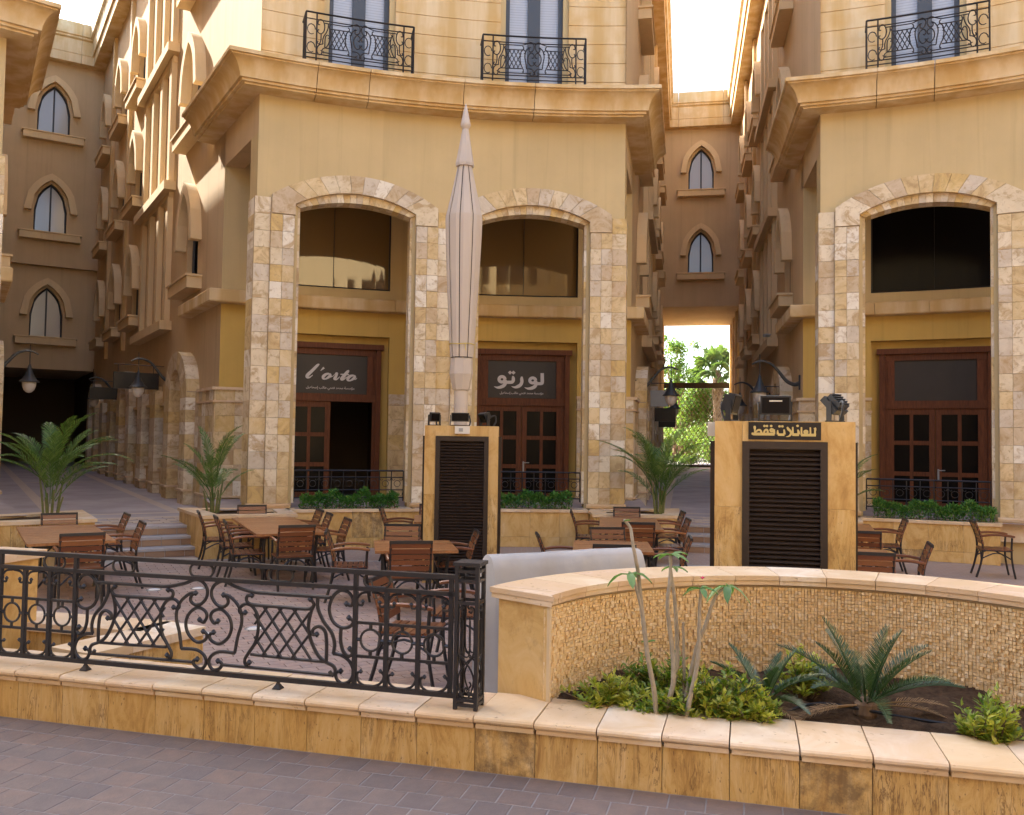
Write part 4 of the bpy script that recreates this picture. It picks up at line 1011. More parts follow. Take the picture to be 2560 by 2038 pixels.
for k, v in panel_curves():
    pts = [rp(-1.912 + t, z, 0) for t, z in smoothline([(a, b, 0) for a, b in v], 3 if k not in ('lr', 'l4') else 1) for t, z in [(t, z)]] if False else [rp(-1.912 + p.x, p.y, 0) for p in smoothline([(a, b, 0) for a, b in v], 4)]
    g = G(); g.tube(pts, .0125 if k not in ('l4', 'lr') else .011, 6)
    if k not in ('c1', 'l3', 'l4', 'lr', 'l5', 'c3', 's3'): ball(g, pts[-1], .021)
    if k in ('c1', 'c2', 'l1', 'l2', 's1', 's3b', 'l5'): ball(g, pts[0] if k in ('c1', 'c2', 'l1', 'l2', 's1') else pts[-1], .021)
    O('scroll' if k not in ('l4', 'lr') else 'panel_bar', g, M['iron'], rl, smooth=50)
for a, b in lattice_segs():
    for m in (1, -1):
        O('lattice_bar', G().tube([rp(-1.912 + (a[0] + 1.912) * m, a[1]), rp(-1.912 + (b[0] + 1.912) * m, b[1])], .010, 5), M['iron'], rl)
def cells(t0, n, w=.224):
    for k in range(n + 1): O('upright', G().obox(rp(t0 + k * w - .014, .05, -.014), WL_D * .028, WL_N * .028, (0, 0, .775 if k in (0, n) else .66)), M['iron'], rl)
    for z in (.485, .264): O('cross_bar', G().obox(rp(t0, z - .009, -.009), WL_D * (n * w), WL_N * .018, (0, 0, .018)), M['iron'], rl)
    for k in range(n):
        c = t0 + (k + .5) * w
        g = G(); g.tube([rp(c + .071 * cos(2 * pi * i / 20), .374 + .071 * sin(2 * pi * i / 20)) for i in range(20)], .0085, 6, closed=True)
        for a in (0, 1, 2, 3): g.tube([rp(c + .071 * cos(a * pi / 2), .374 + .071 * sin(a * pi / 2)), rp(c + .112 * cos(a * pi / 2), .374 + .11 * sin(a * pi / 2))], .012, 4)
        O('ring', g, M['iron'], rl, smooth=50)
        for s in (-1, 1):
            g = G(); pts = [rp(c + s * p.x, p.y) for p in smoothline([(.006, .69, 0), (.066, .68, 0), (.100, .643, 0), (.096, .607, 0), (.064, .601, 0), (.06, .625, 0)], 3)]; g.tube(pts, .009, 5); ball(g, pts[-1], .016)
            O('scroll', g, M['iron'], rl, smooth=50)
        g = G(); pts = [rp(c + p.x, p.y) for p in smoothline([(-.064, .165, 0), (-.09, .148, 0), (-.083, .101, 0), (-.036, .074, 0), (.02, .074, 0), (.077, .099, 0), (.101, .148, 0), (.075, .177, 0)], 3)]; g.tube(pts, .009, 5); ball(g, pts[-1], .016); ball(g, pts[0], .016)
        O('scroll', g, M['iron'], rl, smooth=50)
cells(-.8, 3); cells(-3.7, 3); cells(-5.9, 0) if False else None
for c in (-.65, -1.36, -1.98, -2.62, -3.22, -3.9):
    g = G(); g.tube([rp(c + (.055 + .037 * cos(a) if cos(a) > 0 else -.055 + .037 * cos(a)), .766 + .042 * sin(a)) for a in [2 * pi * (i + .5) / 20 for i in range(20)]], .0085, 6, closed=True); O('oval', g, M['iron'], rl, smooth=50)
for t in (-2.92, -1.36, -4.4):
    g = G(); g.tube([rp(t, .02), rp(t, .064)], .012, 6); g.lathe([(.042, 0), (.040, .006), (.018, .03), (.013, .04)], 4, rp(t, .0), wa + pi / 4); O('foot', g, M['iron'], rl)
# left half panel beyond the cells
for k, v in panel_curves():
    if max(t for t, z in v) < 0 or True:
        pts = [rp(-4.81 + p.x, p.y, 0) for p in smoothline([(a, b, 0) for a, b in v], 2)]
        O('scroll', G().tube(pts, .0125, 5), M['iron'], rl)
# openwork end post
hw = .080
post = O('post', G().obox(rp(-hw - .01, .905, -hw - .01), WL_D * (2 * hw + .02), WL_N * (2 * hw + .02), (0, 0, .022)), M['iron'], rl)
for sx in (-1, 1):
    for sy in (-1, 1): O('corner_bar', G().obox(rp(sx * (hw - .012) - .012, 0, sy * (hw - .012) - .012), WL_D * .024, WL_N * .024, (0, 0, .91)), M['iron'], post)
for z in (.86, .80, .66, .05, .02):
    g = G()
    for sy in (-1, 1):
        g.obox(rp(-hw + .02, z, sy * (hw - .01) - .008), WL_D * (2 * hw - .04), WL_N * .016, (0, 0, .02)); g.obox(rp(sy * (hw - .01) - .008, z, -hw + .02), WL_D * .016, WL_N * (2 * hw - .04), (0, 0, .02))
    O('band', g, M['iron'], post)
for face in range(4):
    class g:
        @staticmethod
        def tube(p, r, n): O('scroll', G().tube(p, r, n), M['iron'], post)
    def fp(x, z): return rp(x, z, -(hw - .012)) if face == 0 else rp(x, z, hw - .012) if face == 1 else rp(-(hw - .012), z, x) if face == 2 else rp(hw - .012, z, x)
    for s in (-1, 1):
        g.tube([fp(s * p.x, p.y) for p in smoothline([(.012, .62, 0), (.03, .61, 0), (.035, .63, 0), (.02, .645, 0), (.045, .64, 0), (.05, .58, 0), (.05, .36, 0), (.02, .33, 0)], 3)], .006, 5)
        g.tube([fp(s * p.x, p.y) for p in smoothline([(.022, .56, 0), (.022, .36, 0), (.0, .33, 0)], 3)], .006, 5)
        g.tube([fp(s * p.x, p.y) for p in smoothline([(-.05, .34, 0), (.02, .27, 0), (.052, .19, 0), (.03, .10, 0), (.008, .12, 0), (.02, .14, 0)], 3)], .006, 5)
        g.tube([fp(s * p.x, p.y) for p in smoothline([(.05, .06, 0), (.045, .10, 0), (.02, .085, 0), (.025, .06, 0)], 3)], .006, 5)
# balcony railings on the cornices
def balcony(root, phc):
    ra = RR - .52; ph0 = phc; L = 2.08
    def P(x, z, off=0): return bp(ph0 + degrees(x / ra), ra + off, z)
    zb = 9.31; part = O('balcony_railing', G().tube([P(x, zb + .93) for x in lin(-L / 2, L / 2, 10)], .02, 4), M['iron'], root)
    for z in (.05, .13, .80): O('rail', G().tube([P(x, zb + z) for x in lin(-L / 2, L / 2, 10)], .012, 4), M['iron'], part)
    for x in (-L / 2, -L / 2 + .2, L / 2 - .2, L / 2): O('upright', G().tube([P(x, zb), P(x, zb + .93)], .015, 4), M['iron'], part)
    g = G(); sc = .84 / 1.12
    for k, v in panel_curves(): g.tube([P(p.x * sc, zb + .04 + p.y * 1.12) for p in smoothline([(a, b, 0) for a, b in v], 2)], .011, 4)
    for a, b in lattice_segs():
        for m in (1, -1): g.tube([P((a[0] + 1.912) * m * sc, zb + .04 + a[1] * 1.12), P((b[0] + 1.912) * m * sc, zb + .04 + b[1] * 1.12)], .009, 4)
    for s in (-1, 1):
        for zc in (.25, .60): g.tube([P(s * (L / 2 - .1) + .075 * cos(a), zb + zc + .1 * sin(a)) for a in lin(0, 2 * pi * .85, 10)], .01, 4)
        g.tube([P(s * L / 2, zb + .93, 0), P(s * L / 2, zb + .93, .5)], .018, 4); g.tube([P(s * L / 2, zb + .05, 0), P(s * L / 2, zb + .05, .5)], .012, 4)
        for o in (.12, .25, .38): g.tube([P(s * L / 2, zb + .05, o), P(s * L / 2, zb + .9, o)], .01, 4)
    O('scrollwork', g, M['iron'], part)
balcony(bldC, -6.6); balcony(bldC, 6.25); balcony(bldR, -6.4)
# ------------------------------------------------------------------ curved mosaic wall of the front planter
MC = Vector((1.95, 5.0, 0)); MR = 1.92; MTOP = 1.05
mw = T('mosaic_wall', 'curved garden wall faced with small stone mosaic, honed end panel at left', 'wall', (MC.x, MC.y, 0))
def mp(a, r, z): return Vector((r * sin(a), r * cos(a), z))
A0, A1, AC = radians(-63.6), radians(100), radians(-59.3)
g = G(); n = 60
for a, b in zip(lin(A0, A1, n)[:-1], lin(A0, A1, n)[1:]): g.quad(mp(a, MR, .1), mp(b, MR, .1), mp(b, MR, MTOP - .08), mp(a, MR, MTOP - .08))
for a, b in zip(lin(AC, A1, n)[:-1], lin(AC, A1, n)[1:]): g.quad(mp(a, MR + .42, 0), mp(b, MR + .42, 0), mp(b, MR + .42, MTOP - .08), mp(a, MR + .42, MTOP - .08))
O('core', g, M['mortar'], mw)
# honed end panel, cut across the wall toward the low wall
ep = [Vector((-1.695, .835, 0)), Vector((-2.02, 1.145, 0)), mp(AC, MR + .415, 0), mp(A0 + .05, MR + .02, 0)]
O('end_panel', G().prism([Vector((p.x, p.y, .0)) for p in ep], (0, 0, MTOP - .075)), M['honed'], mw)
O('edge_strip', G().obox((-1.70, .838, .28), (.02, -.012, 0), (.012, .03, 0), (0, 0, MTOP - .36)), M['farst'], mw)
# chips: individual stones of a split-face mosaic, uneven depth
CH = .0245; rows = int((MTOP - .085 - .27) / CH); cols = int((A1 - A0) * MR / CH); rest = G(); one = []
for c in range(cols):
    a = A0 + (c + .5) * CH / MR
    for rI in range(rows):
        z = .27 + rI * CH; dep = RN.choice((.004, .006, .009, .012, .016, .020)) * RN.uniform(.8, 1.2)
        if c < 19 and 4 <= rI and len(one) < 300 and (c * 7 + rI) % 1 == 0:
            one.append((a, z, dep)); continue
        rest.k = RN.random(); t = (CH - .0016) / 2; h = CH - .0016
        if RN.random() < .12: h = CH * .8
        q = []
        tx, tz = RN.uniform(-.15, .15), RN.uniform(-.15, .15)
        for r_, ins in ((MR + .001, 0), (MR - dep, .0012)):
            for sx, sz in ((-1, 0), (1, 0), (1, 1), (-1, 1)):
                rr_ = r_ - (tx * sx + tz * (sz * 2 - 1)) * dep * (1 if ins else 0); q.append(mp(a + sx * (t - ins) / MR, rr_, z + sz * h + (ins if sz == 0 else -ins)))
        rest.add(q, [(4, 5, 6, 7), (0, 1, 5, 4), (1, 2, 6, 5), (2, 3, 7, 6), (3, 0, 4, 7)])
tag(O('mosaic_field', rest, M['chip'], mw), kind='stuff')
cm = [G().fbox(CH - .0016, CH - .0016, d_, .0015).mesh('mosaic_stone', M['chip']) for d_ in (.005, .009, .013, .018)]
for a, z, dep in one:
    p = mp(a, MR, z + CH / 2); o = O('mosaic_stone', cm[RN.randrange(4)], None, mw, p); o.rotation_euler = (RN.uniform(-.08, .08), 0, -a + RN.uniform(-.06, .06))
# cap stones
na = 15
for k in range(na):
    a0, a1 = AC + (A1 - AC) * k / na + .0012, AC + (A1 - AC) * (k + 1) / na - .0012; g = G(); m = 3
    for r0, r1, z0, z1 in ((MR - .05 + RN.uniform(-.003, .003), MR + .47, MTOP - .036, MTOP), (MR - .04, MR + .46, MTOP - .072, MTOP - .039)):
        q = lin(a0, a1, m); g.prism([mp(a, r0, z0) for a in q] + [mp(a, r1, z0) for a in q[::-1]], (0, 0, z1 - z0))
    O('cap_stone', g, M['cap'], mw)
for z0, h_, i_ in ((MTOP - .036, .036, 0), (MTOP - .072, .033, .012)):
    q = [Vector((-1.66 - i_, .785 + i_, 0)), Vector((-2.085 + i_, 1.16, 0)), mp(AC - .002, MR + .47 - i_, 0), mp(AC - .002, MR - .05 + i_, 0), mp(radians(-61.5), MR - .05 + i_, 0), mp(radians(-63.5), MR - .05 + i_, 0)]
    O('cap_stone', G().prism([Vector((p.x, p.y, z0)) for p in q[::-1]], (0, 0, h_)), M['cap'], mw)
# soil of the front planter, slightly heaped
g = G(); NX = 46
def soilz(x, y): return .285 + .05 * sin(x * 5.1 + y * 3) * cos(y * 6.3) + .03 * sin(x * 13 + 1) * sin(y * 17) + .05 * min(1, max(0, (y - 5.0) / 1.5))
pt = {}
for i in range(NX + 1):
    for j in range(24):
        x = .0 + 3.9 * i / NX; y0 = WL_P.y + (x - WL_P.x) * WL_D.y / WL_D.x + .46; y = y0 + (7.0 - y0) * j / 23
        pt[i, j] = len(g.v); g.v.append((x, y, soilz(x, y)))
for i in range(NX):
    for j in range(23):
        c = [g.v[pt[i, j]], g.v[pt[i + 1, j + 1]]]; m = Vector(c[0]).lerp(Vector(c[1]), .5)
        if hypot(m.x - MC.x, m.y - MC.y) < MR + .15: g.f.append((pt[i, j], pt[i + 1, j], pt[i + 1, j + 1], pt[i, j + 1])); g.r.append(0)
O('planting_soil', g, M['soil'], kind='structure', smooth=60)
# ------------------------------------------------------------------ small planter wall at the left, behind the railing
sw = T('return_wall', 'short low travertine wall behind the railing at the left', 'wall', (-3.05, 7.6, 0))
def seg_wall(root, a, b, th, base):
    a, b = Vector(a) - base, Vector(b) - base; L = (b - a).length; e = (b - a) / L; nn = Vector((-e.y, e.x, 0)); m = max(1, round(L / .4))
    O('core', G().obox((a.x + nn.x * .02, a.y + nn.y * .02, 0), e * L, nn * (th - .04), (0, 0, CAPZ - .08)), M['mortar'], root)
    for k in range(m):
        for off in (0, th - .02):
            q = a + e * (L * k / m + .002) + nn * off; O('facing_slab', G().obox((q.x, q.y, .006), e * (L / m - .004), nn * .02, (0, 0, CAPZ - .088)), M['slab'], root)
        q = a + e * (L * k / m + .001) - nn * .04; O('cap_stone', G().obox((q.x, q.y, CAPZ - .08), e * (L / m - .003), nn * (th + .08), (0, 0, .075)), M['cap'], root)
bs = Vector((-3.05, 7.6, 0))
seg_wall(sw, (-3.30, 6.98, 0), (-2.78, 8.06, 0), .40, bs); seg_wall(sw, (-3.12, 8.22, 0), (-5.2, 8.75, 0), .40, bs)
O('wall_end', G().obox(Vector((-2.785, 8.075, .004)) - bs, (-.40, .16, 0), (.004, .02, 0), (0, 0, CAPZ - .088)), M['honed'], sw)
gp = T('gate_pier', 'travertine pier with a pale cap at the left edge, behind the railing', 'pier', (-4.62, 8.05, 0))
O('shaft', G().box((0, 0, .47), (.42, .42, .92), -.27), M['honed'], gp); O('cap_stone', G().box((0, 0, .965), (.52, .52, .07), -.27), M['cap'], gp)
# ------------------------------------------------------------------ tables and chairs
def face(v): return atan2(-v[0], v[1])
CH_PARTS = []
def chair_proto():
    P = []
    hw = .235
    for s in (-1, 1):
        g = G(); g.tube([Vector(p) for p in smoothline([(s * hw, -.30, 0), (s * hw, -.235, .22), (s * hw, -.205, .45), (s * hw, -.225, .64), (s * hw, -.31, .875)], 3)], .0165, 4); P.append(('rear_post', g, 'iron'))
        g = G(); g.tube([Vector(p) for p in smoothline([(s * hw, .26, 0), (s * hw, .215, .25), (s * hw, .205, .45), (s * hw, .215, .645)], 3)], .0155, 4); P.append(('front_leg', g, 'iron'))
        g = G(); pts = smoothline([(s * .25, -.235, .66), (s * .262, -.08, .685), (s * .265, .10, .685), (s * .262, .25, .665)], 4); g.tube(pts, [.012] + [.019] * (len(pts) - 2) + [.013], 6); P.append(('armrest', g, 'slat'))
        g = G(); g.tube([(s * hw, -.21, .435), (s * hw, .21, .435)], .014, 4); g.tube(smoothline([(s * hw, -.225, .30), (s * hw, 0, .40), (s * hw, .21, .30)], 4), .010, 4); P.append(('side_rail', g, 'iron'))
    g = G(); g.box((0, -.31, .872), (.50, .028, .036)); P.append(('top_bar', g, 'iron'))
    g = G(); g.tube(smoothline([(-hw, -.225, .25), (-.1, -.21, .38), (0, -.205, .41), (.1, -.21, .38), (hw, -.225, .25)], 3), .011, 4); g.box((0, -.205, .43), (.46, .025, .03)); g.box((0, .205, .43), (.46, .025, .03)); P.append(('cross_rail', g, 'iron'))
    for k in range(5):
        z = .555 + k * .0685; y = -.205 - .018 * k - (.01 * max(0, k - 2)); t = .06 + .05 * k
        g = G(); g.obox((-.252, y, z - .028), (.504, 0, 0), (0, .017, 0), (0, -.013, .056)); P.append(('back_slat', g, 'slat'))
    for k in range(7):
        y = -.195 + k * .066; z = .452 - .006 * sin(pi * k / 6)
        g = G(); g.box((0, y, z), (.49, .055, .018)); P.append(('seat_slat', g, 'slat'))
    return [(n, g.mesh(n, M[m]), m) for n, g, m in P]
CH_PARTS = chair_proto(); NCH = [0]
def chair(x, y, f, label, tilt=0.0):
    f = face(f) + RN.uniform(-.05, .05); root = T('slatted_chair', label, 'chair', (x, y, .012), f, 'wood and iron armchairs on the plaza')
    for n, me, m in CH_PARTS: O(n, me, None, root)
def table(x, y, L, W, ang, label):
    root = T('teak_table', label, 'table', (x, y, .012), radians(ang), 'teak tables on the plaza')
    n = max(8, round(L / .095)); z = .728
    for k in range(n):
        y0 = -L / 2 + L * k / n; O('plank', G().box((0, y0 + L / n / 2, z - .018 + RN.uniform(-.0008, .0008)), (W - .0, L / n - .003, .034)), M['teak'], root)
    for s in (-1, 1): O('apron', G().box((s * (W / 2 - .09), 0, z - .06), (.03, L - .24, .045)), M['iron'], root)
    for s in (-1, 1): O('apron', G().box((0, s * (L / 2 - .12), z - .06), (W - .2, .03, .045)), M['iron'], root)
    for sy in (-1, 1):
        for sx in (-1, 1):
            O('leg', G().tube(smoothline([(sx * (W / 2 - .10), sy * (L / 2 - .14), .68), (sx * (W / 2 - .13), sy * (L / 2 - .16), .4), (sx * (W / 2 - .11), sy * (L / 2 - .13), 0)], 3), .022, 4), M['iron'], root)
        O('brace', G().tube(smoothline([(-(W / 2 - .12), sy * (L / 2 - .15), .14), (-.15, sy * (L / 2 - .15), .42), (.2, sy * (L / 2 - .15), .64)], 4), .013, 4), M['iron'], root)
        O('brace', G().tube(smoothline([((W / 2 - .12), sy * (L / 2 - .165), .14), (.15, sy * (L / 2 - .165), .42), (-.2, sy * (L / 2 - .165), .64)], 4), .013, 4), M['iron'], root)
dB = (-.413, .911); pB = (.911, .413)
table(-3.63, 13.68, 2.75, .97, 24.4, 'long teak table with eight chairs in front of the left arch planter')
chair(-3.01, 12.24, dB, 'slatted chair at the near end of the long table, its back to us')
chair(-4.42, 15.22, (-dB[0], -dB[1]), 'slatted chair at the far end of the long table, by the planter')
for (x, y), l in (((-4.66, 14.13), 'farthest of three slatted chairs along the left side of the long table'), ((-4.12, 13.33), 'middle of three slatted chairs along the left side of the long table'), ((-3.72, 12.53), 'nearest of three slatted chairs along the left side of the long table')): chair(x, y, pB, l)
for (x, y), l in (((-3.46, 14.62), 'farthest of three slatted chairs along the right side of the long table'), ((-3.16, 13.93), 'middle of three slatted chairs along the right side of the long table'), ((-2.70, 13.02), 'nearest of three slatted chairs along the right side of the long table')): chair(x, y, (-pB[0], -pB[1]), l)
table(-1.21, 11.2, 1.12, 1.0, 9.7, 'square teak table in front of the slim louvred kiosk')
chair(-1.48, 12.02, (.1, -1), 'slatted chair behind the square table by the slim kiosk, facing us')
chair(-1.2, 10.56, (-.15, 1), 'slatted chair at the near side of the slim kiosk table, back to us')
chair(-2.05, 11.38, (1, .12), 'slatted chair left of the square table by the slim kiosk, seen side on')
chair(-.74, 11.58, (-1, -.2), 'slatted chair right of the square table by the slim kiosk, half behind the grey cover')
table(-1.15, 15.2, 1.4, 1.0, 6, 'teak table half hidden behind the slim louvred kiosk')
chair(-1.93, 15.3, (1, .1), 'slatted chair left of the table behind the slim kiosk, seen edge on')
chair(-1.42, 16.1, (.1, -1), 'slatted chair at the far side of the table behind the slim kiosk')
chair(-.82, 7.58, (.95, -.22), 'bright slatted chair close behind the railing, turned to the right')
chair(-.46, 8.35, (-1, .1), 'slatted chair whose seat corner shows beside the railing post')
table(1.32, 11.45, 1.15, 1.0, -4.8, 'teak table just beyond the grey cover, nearest in the middle')
chair(1.38, 12.0, (.05, -1), 'slatted chair at the far side of the table beyond the grey cover')
chair(1.22, 10.5, (.05, 1), 'slatted chair between the grey cover and its nearest table, back to us')
chair(.66, 11.3, (1, 0), 'slatted chair left of the table beyond the grey cover')
chair(1.98, 11.25, (-1, .1), 'slatted chair right of the table beyond the grey cover, below the alley steps')
table(2.0, 14.85, 2.2, 1.0, -6, 'long teak table in front of the alley palm')
chair(1.93, 13.48, (.1, 1), 'slatted chair at the near end of the table by the alley palm, back to us')
chair(2.14, 16.1, (-.1, -1), 'slatted chair at the far end of the table by the alley palm')
chair(1.36, 15.35, (1, -.1), 'slatted chair left of the table by the alley palm, seen side on')
chair(2.74, 15.6, (-1, .1), 'farther of two slatted chairs right of the table by the alley palm')
chair(2.52, 14.05, (-1, .1), 'nearer of two slatted chairs right of the table by the alley palm')
table(5.38, 14.36, 2.4, 1.0, -18.4, 'long teak table far right, in front of the right arch planter')
chair(5.02, 12.62, (.32, .95), 'slatted chair at the near end of the far right table, half hidden')
chair(6.2, 14.62, (-.95, .32), 'slatted chair on the right side of the far right table')
table(4.2, 11.05, 1.2, 1.0, -19, 'teak table nearest to the right of the big louvred kiosk')
chair(4.09, 10.1, (.32, .95), 'slatted chair at the near side of the table right of the big kiosk')
chair(4.86, 10.95, (-.95, .32), 'slatted chair with its armrests toward the table right of the big kiosk')
chair(7.85, 14.35, (.95, -.3), 'slatted chair cut off by the right edge of the picture')
table(-6.06, 12.0, 2.35, 1.0, 32, 'teak table at the left edge, below the left steps')
chair(-5.27, 10.84, (-.53, .848), 'slatted chair at the near end of the left table, back to us')
chair(-6.62, 13.05, (.53, -.848), 'slatted chair at the far end of the left table, facing us')
chair(-6.1, 13.3, (-.848, -.53), 'farther of two slatted chairs on the right side of the left table')
chair(-5.32, 12.0, (-.848, -.53), 'nearer of two slatted chairs on the right side of the left table')
# ------------------------------------------------------------------ louvred kiosks
def kiosk(label, x0, x1, y0, dep, H_, fx0, fx1, fz, split, rz=0.0):
    cx_ = x0 if rz else (x0 + x1) / 2; root = T('louvred_kiosk', label, 'kiosk', (cx_, y0, 0), rz); X = lambda x: x - cx_
    t = .03
    O('core', G().obox((X(x0) + t, t + .08, 0), (x1 - x0 - 2 * t, 0, 0), (0, dep - 2 * t - .1, 0), (0, 0, H_ - .02)), M['room'], root)
    for a, b in ((x0, fx0), (fx1, x1)):
        O('stone_slab', G().obox((X(a) + (.0 if a == x0 else .001), 0, .004), (b - a - .001, 0, 0), (0, t, 0), (0, 0, split - .006)), M['slab'], root)
        O('stone_slab', G().obox((X(a), 0, split), (b - a - .001, 0, 0), (0, t, 0), (0, 0, H_ - split)), M['honed'], root)
    O('lintel_slab', G().obox((X(fx0) + .001, 0, fz + .001), (fx1 - fx0 - .002, 0, 0), (0, t, 0), (0, 0, H_ - fz - .001)), M['honed'], root)
    for sx in (x0, x1 - t):
        for z0, z1 in ((.004, split - .003), (split, H_ - .001)): O('side_slab', G().obox((X(sx), t + .001, z0), (t, 0, 0), (0, dep - t, 0), (0, 0, z1 - z0)), M['honed'], root)
    O('top_slab', G().obox((X(x0) + .031, .031, H_ - .03), (x1 - x0 - .062, 0, 0), (0, dep - .06, 0), (0, 0, .028)), M['honed'], root)
    w = .065; fr = G(); o = -.018
    fr.obox((X(fx0), o, .0), (w, 0, 0), (0, .06, 0), (0, 0, fz)); fr.obox((X(fx1) - w, o, .0), (w, 0, 0), (0, .06, 0), (0, 0, fz)); fr.obox((X(fx0) + w, o, fz - .07), (fx1 - fx0 - 2 * w, 0, 0), (0, .06, 0), (0, 0, .07)); fr.obox((X(fx0) + w, o, 0), (fx1 - fx0 - 2 * w, 0, 0), (0, .06, 0), (0, 0, .08))
    lf = O('louvre_frame', fr, M['bronze'], root); p = .0437; n = int((fz - .17) / p)
    sm = G().obox((X(fx0) + w, 0, 0), (fx1 - fx0 - 2 * w, 0, 0), (0, .045, .026), (0, -.006, .012)).mesh('louvre_slat', M['bronze'])
    for k in range(n): O('louvre_slat', sm, None, lf, (0, -.004, .09 + k * p))
    for s in (-1, 1):       # side louvre frames stand proud of the stone
        xx = X(x0) - .042 if s < 0 else X(x1); sf = O('side_louvre', G().obox((xx, .16, 0), (.042, 0, 0), (0, .06, 0), (0, 0, fz)).obox((xx, dep - .2, 0), (.042, 0, 0), (0, .06, 0), (0, 0, fz)).obox((xx, .22, fz - .07), (.042, 0, 0), (0, dep - .42, 0), (0, 0, .07)).obox((xx + .012, .22, 0), (.02, 0, 0), (0, dep - .42, 0), (0, 0, fz - .07)), M['bronze'], root)
    return root
KR = -.225
kiosk('slim louvred kiosk clad in honey travertine, closed parasol rising behind it', -1.26, -.19, 12.78, .62, 2.29, -1.10, -.33, 2.14, 1.30)
kiosk('big louvred kiosk clad in honey travertine with a black and gold sign', 1.94, 3.205, 8.4, .8, 2.29, 2.194, 2.96, 2.10, 1.48, KR)
def kq(x, y, z): return (1.94 + (x - 1.94) * cos(KR) - (y - 8.4) * sin(KR), 8.4 + (x - 1.94) * sin(KR) + (y - 8.4) * cos(KR), z)
def flood(label, loc, rz, tilt, w=.25, h=.17, back=False):
    root = T('floodlight', label, 'floodlight', loc, rz, 'floodlights on the kiosks'); rx = Matrix.Rotation(tilt, 3, 'X'); zc = .05 + h * .62
    g = G(); b = G().obox((-w / 2, -.045, -h / 2), (w, 0, 0), (0, .06, 0), (0, 0, h)); b.obox((-w / 2 + .02, .015, -h / 2 + .02), (w - .04, 0, 0), (0, .05, 0), (0, 0, h - .04))
    g.add([rx @ Vector(v) + Vector((0, 0, zc)) for v in b.v], b.f); body = O('housing', g, M['black'], root)
    for k in range(5):
        f = G().obox((-w / 2 + .03, .065, -h / 2 + .03 + k * (h - .06) / 4.4), (w - .06, 0, 0), (0, .018, 0), (0, 0, .008)); O('cooling_fin', G().add([rx @ Vector(v) + Vector((0, 0, zc)) for v in f.v], f.f), M['black'], body)
    l = G().obox((-w / 2 + .015, -.05, -h / 2 + .015), (w - .03, 0, 0), (0, .005, 0), (0, 0, h - .03)); O('lens', G().add([rx @ Vector(v) + Vector((0, 0, zc)) for v in l.v], l.f), M['dglass'], root)
    g = G()
    for s in (-1, 1): g.box((s * (w / 2 + .012), 0, zc * .5 + .01), (.012, .05, zc + .04))
    g.box((0, 0, .008), (w + .036, .07, .014)); O('bracket', g, M['black'], root)
    g = G(); g.tube(smoothline([(w * .3, .07, zc), (w * .5, .13, zc + .02), (w * .58, .14, zc - .06), (w * .52, .1, .0)], 4), .012, 6); O('cable', g, M['black'], root)
    if back:
        l = G().obox((-.06, -.0475, h * .2), (.12, 0, 0), (0, -.002, 0), (0, 0, .012)); O('white_label', G().add([rx @ Vector(v) + Vector((0, -.004, zc)) for v in l.v], l.f), M['white'], root)
    return root
flood('left floodlight of three on the big kiosk, turned toward the plaza', kq(2.10, 8.58, 2.29), 1.05, .25, .24, .20)
flood('middle floodlight of three on the big kiosk, with a white label strip', kq(2.50, 8.56, 2.29), .06 + KR, .12, .28, .18, True)
flood('right floodlight of three on the big kiosk, tipped steeply forward', kq(3.05, 8.58, 2.29), -2.4, .75, .22, .19)
flood('small left floodlight on the slim kiosk', (-1.14, 12.95, 2.29), .45, .2, .15, .13)
flood('small middle floodlight on the slim kiosk, in front of the parasol pole', (-.76, 12.94, 2.29), .05, .05, .26, .13)
flood('small right floodlight on the slim kiosk', (-.40, 12.95, 2.29), -.9, .5, .16, .14)
b = T('junction_box', 'small white electrical box on the slim kiosk', 'electrical box', (-.714, 12.75, 2.23)); O('case', G().box((0, 0, 0), (.215, .05, .11)), M['white'], b); O('label_plate', G().box((-.02, -.027, 0), (.06, .004, .05)), M['galv'], b)
b = T('junction_box', 'white vented box on the left side of the big kiosk', 'electrical box', kq(1.905, 8.62, 2.215), KR); O('case', G().box((0, 0, 0), (.07, .16, .135)), M['white'], b)
for k in range(6): O('vent_rib', G().box((-.012, -.082, -.05 + k * .02), (.045, .006, .008)), M['white'], b)
O('mounting_plate', G().box((.045, .0, -.0), (.02, .12, .16)), M['galv'], b)
# ------------------------------------------------------------------ lettering
def brush(g, P, pts, off, n=4):
    # flat brush stroke with varying half width; P(x, y) -> point, given in drawing units
    S_ = smoothline([(x, y, w) for x, y, w in pts], n); L, R_ = [], []
    for i, p in enumerate(S_):
        a = S_[max(i - 1, 0)]; b = S_[min(i + 1, len(S_) - 1)]; t = Vector((b.x - a.x, b.y - a.y)); t = t / max(t.length, 1e-6); w = max(p.z, 1)
        L.append((p.x - t.y * w, p.y + t.x * w)); R_.append((p.x + t.y * w, p.y - t.x * w))
    for i in range(len(S_) - 1): g.prism([P(*q) for q in (L[i], L[i + 1], R_[i + 1], R_[i])], off)
def disc(g, P, c, r, off, k=4, ph=0.0): g.prism([P(c[0] + r * cos(2 * pi * i / k + ph), c[1] + r * sin(2 * pi * i / k + ph)) for i in range(k)], off)
def ringo(g, P, c, rx, ry, w, off): 
    pts = [(c[0] + rx * cos(2 * pi * i / 14), c[1] + ry * sin(2 * pi * i / 14), w) for i in range(15)]; brush(g, P, pts, off, 2)
AR = {'م': 0xFEE1, 'س': 0xFEB1, 'ح': 0xFEA1, 'ف': 0xFED1, 'ت': 0xFE95, 'ي': 0xFEF1, 'ط': 0xFEC1, 'ل': 0xFEDD, 'ب': 0xFE8F, 'ع': 0xFEC9}
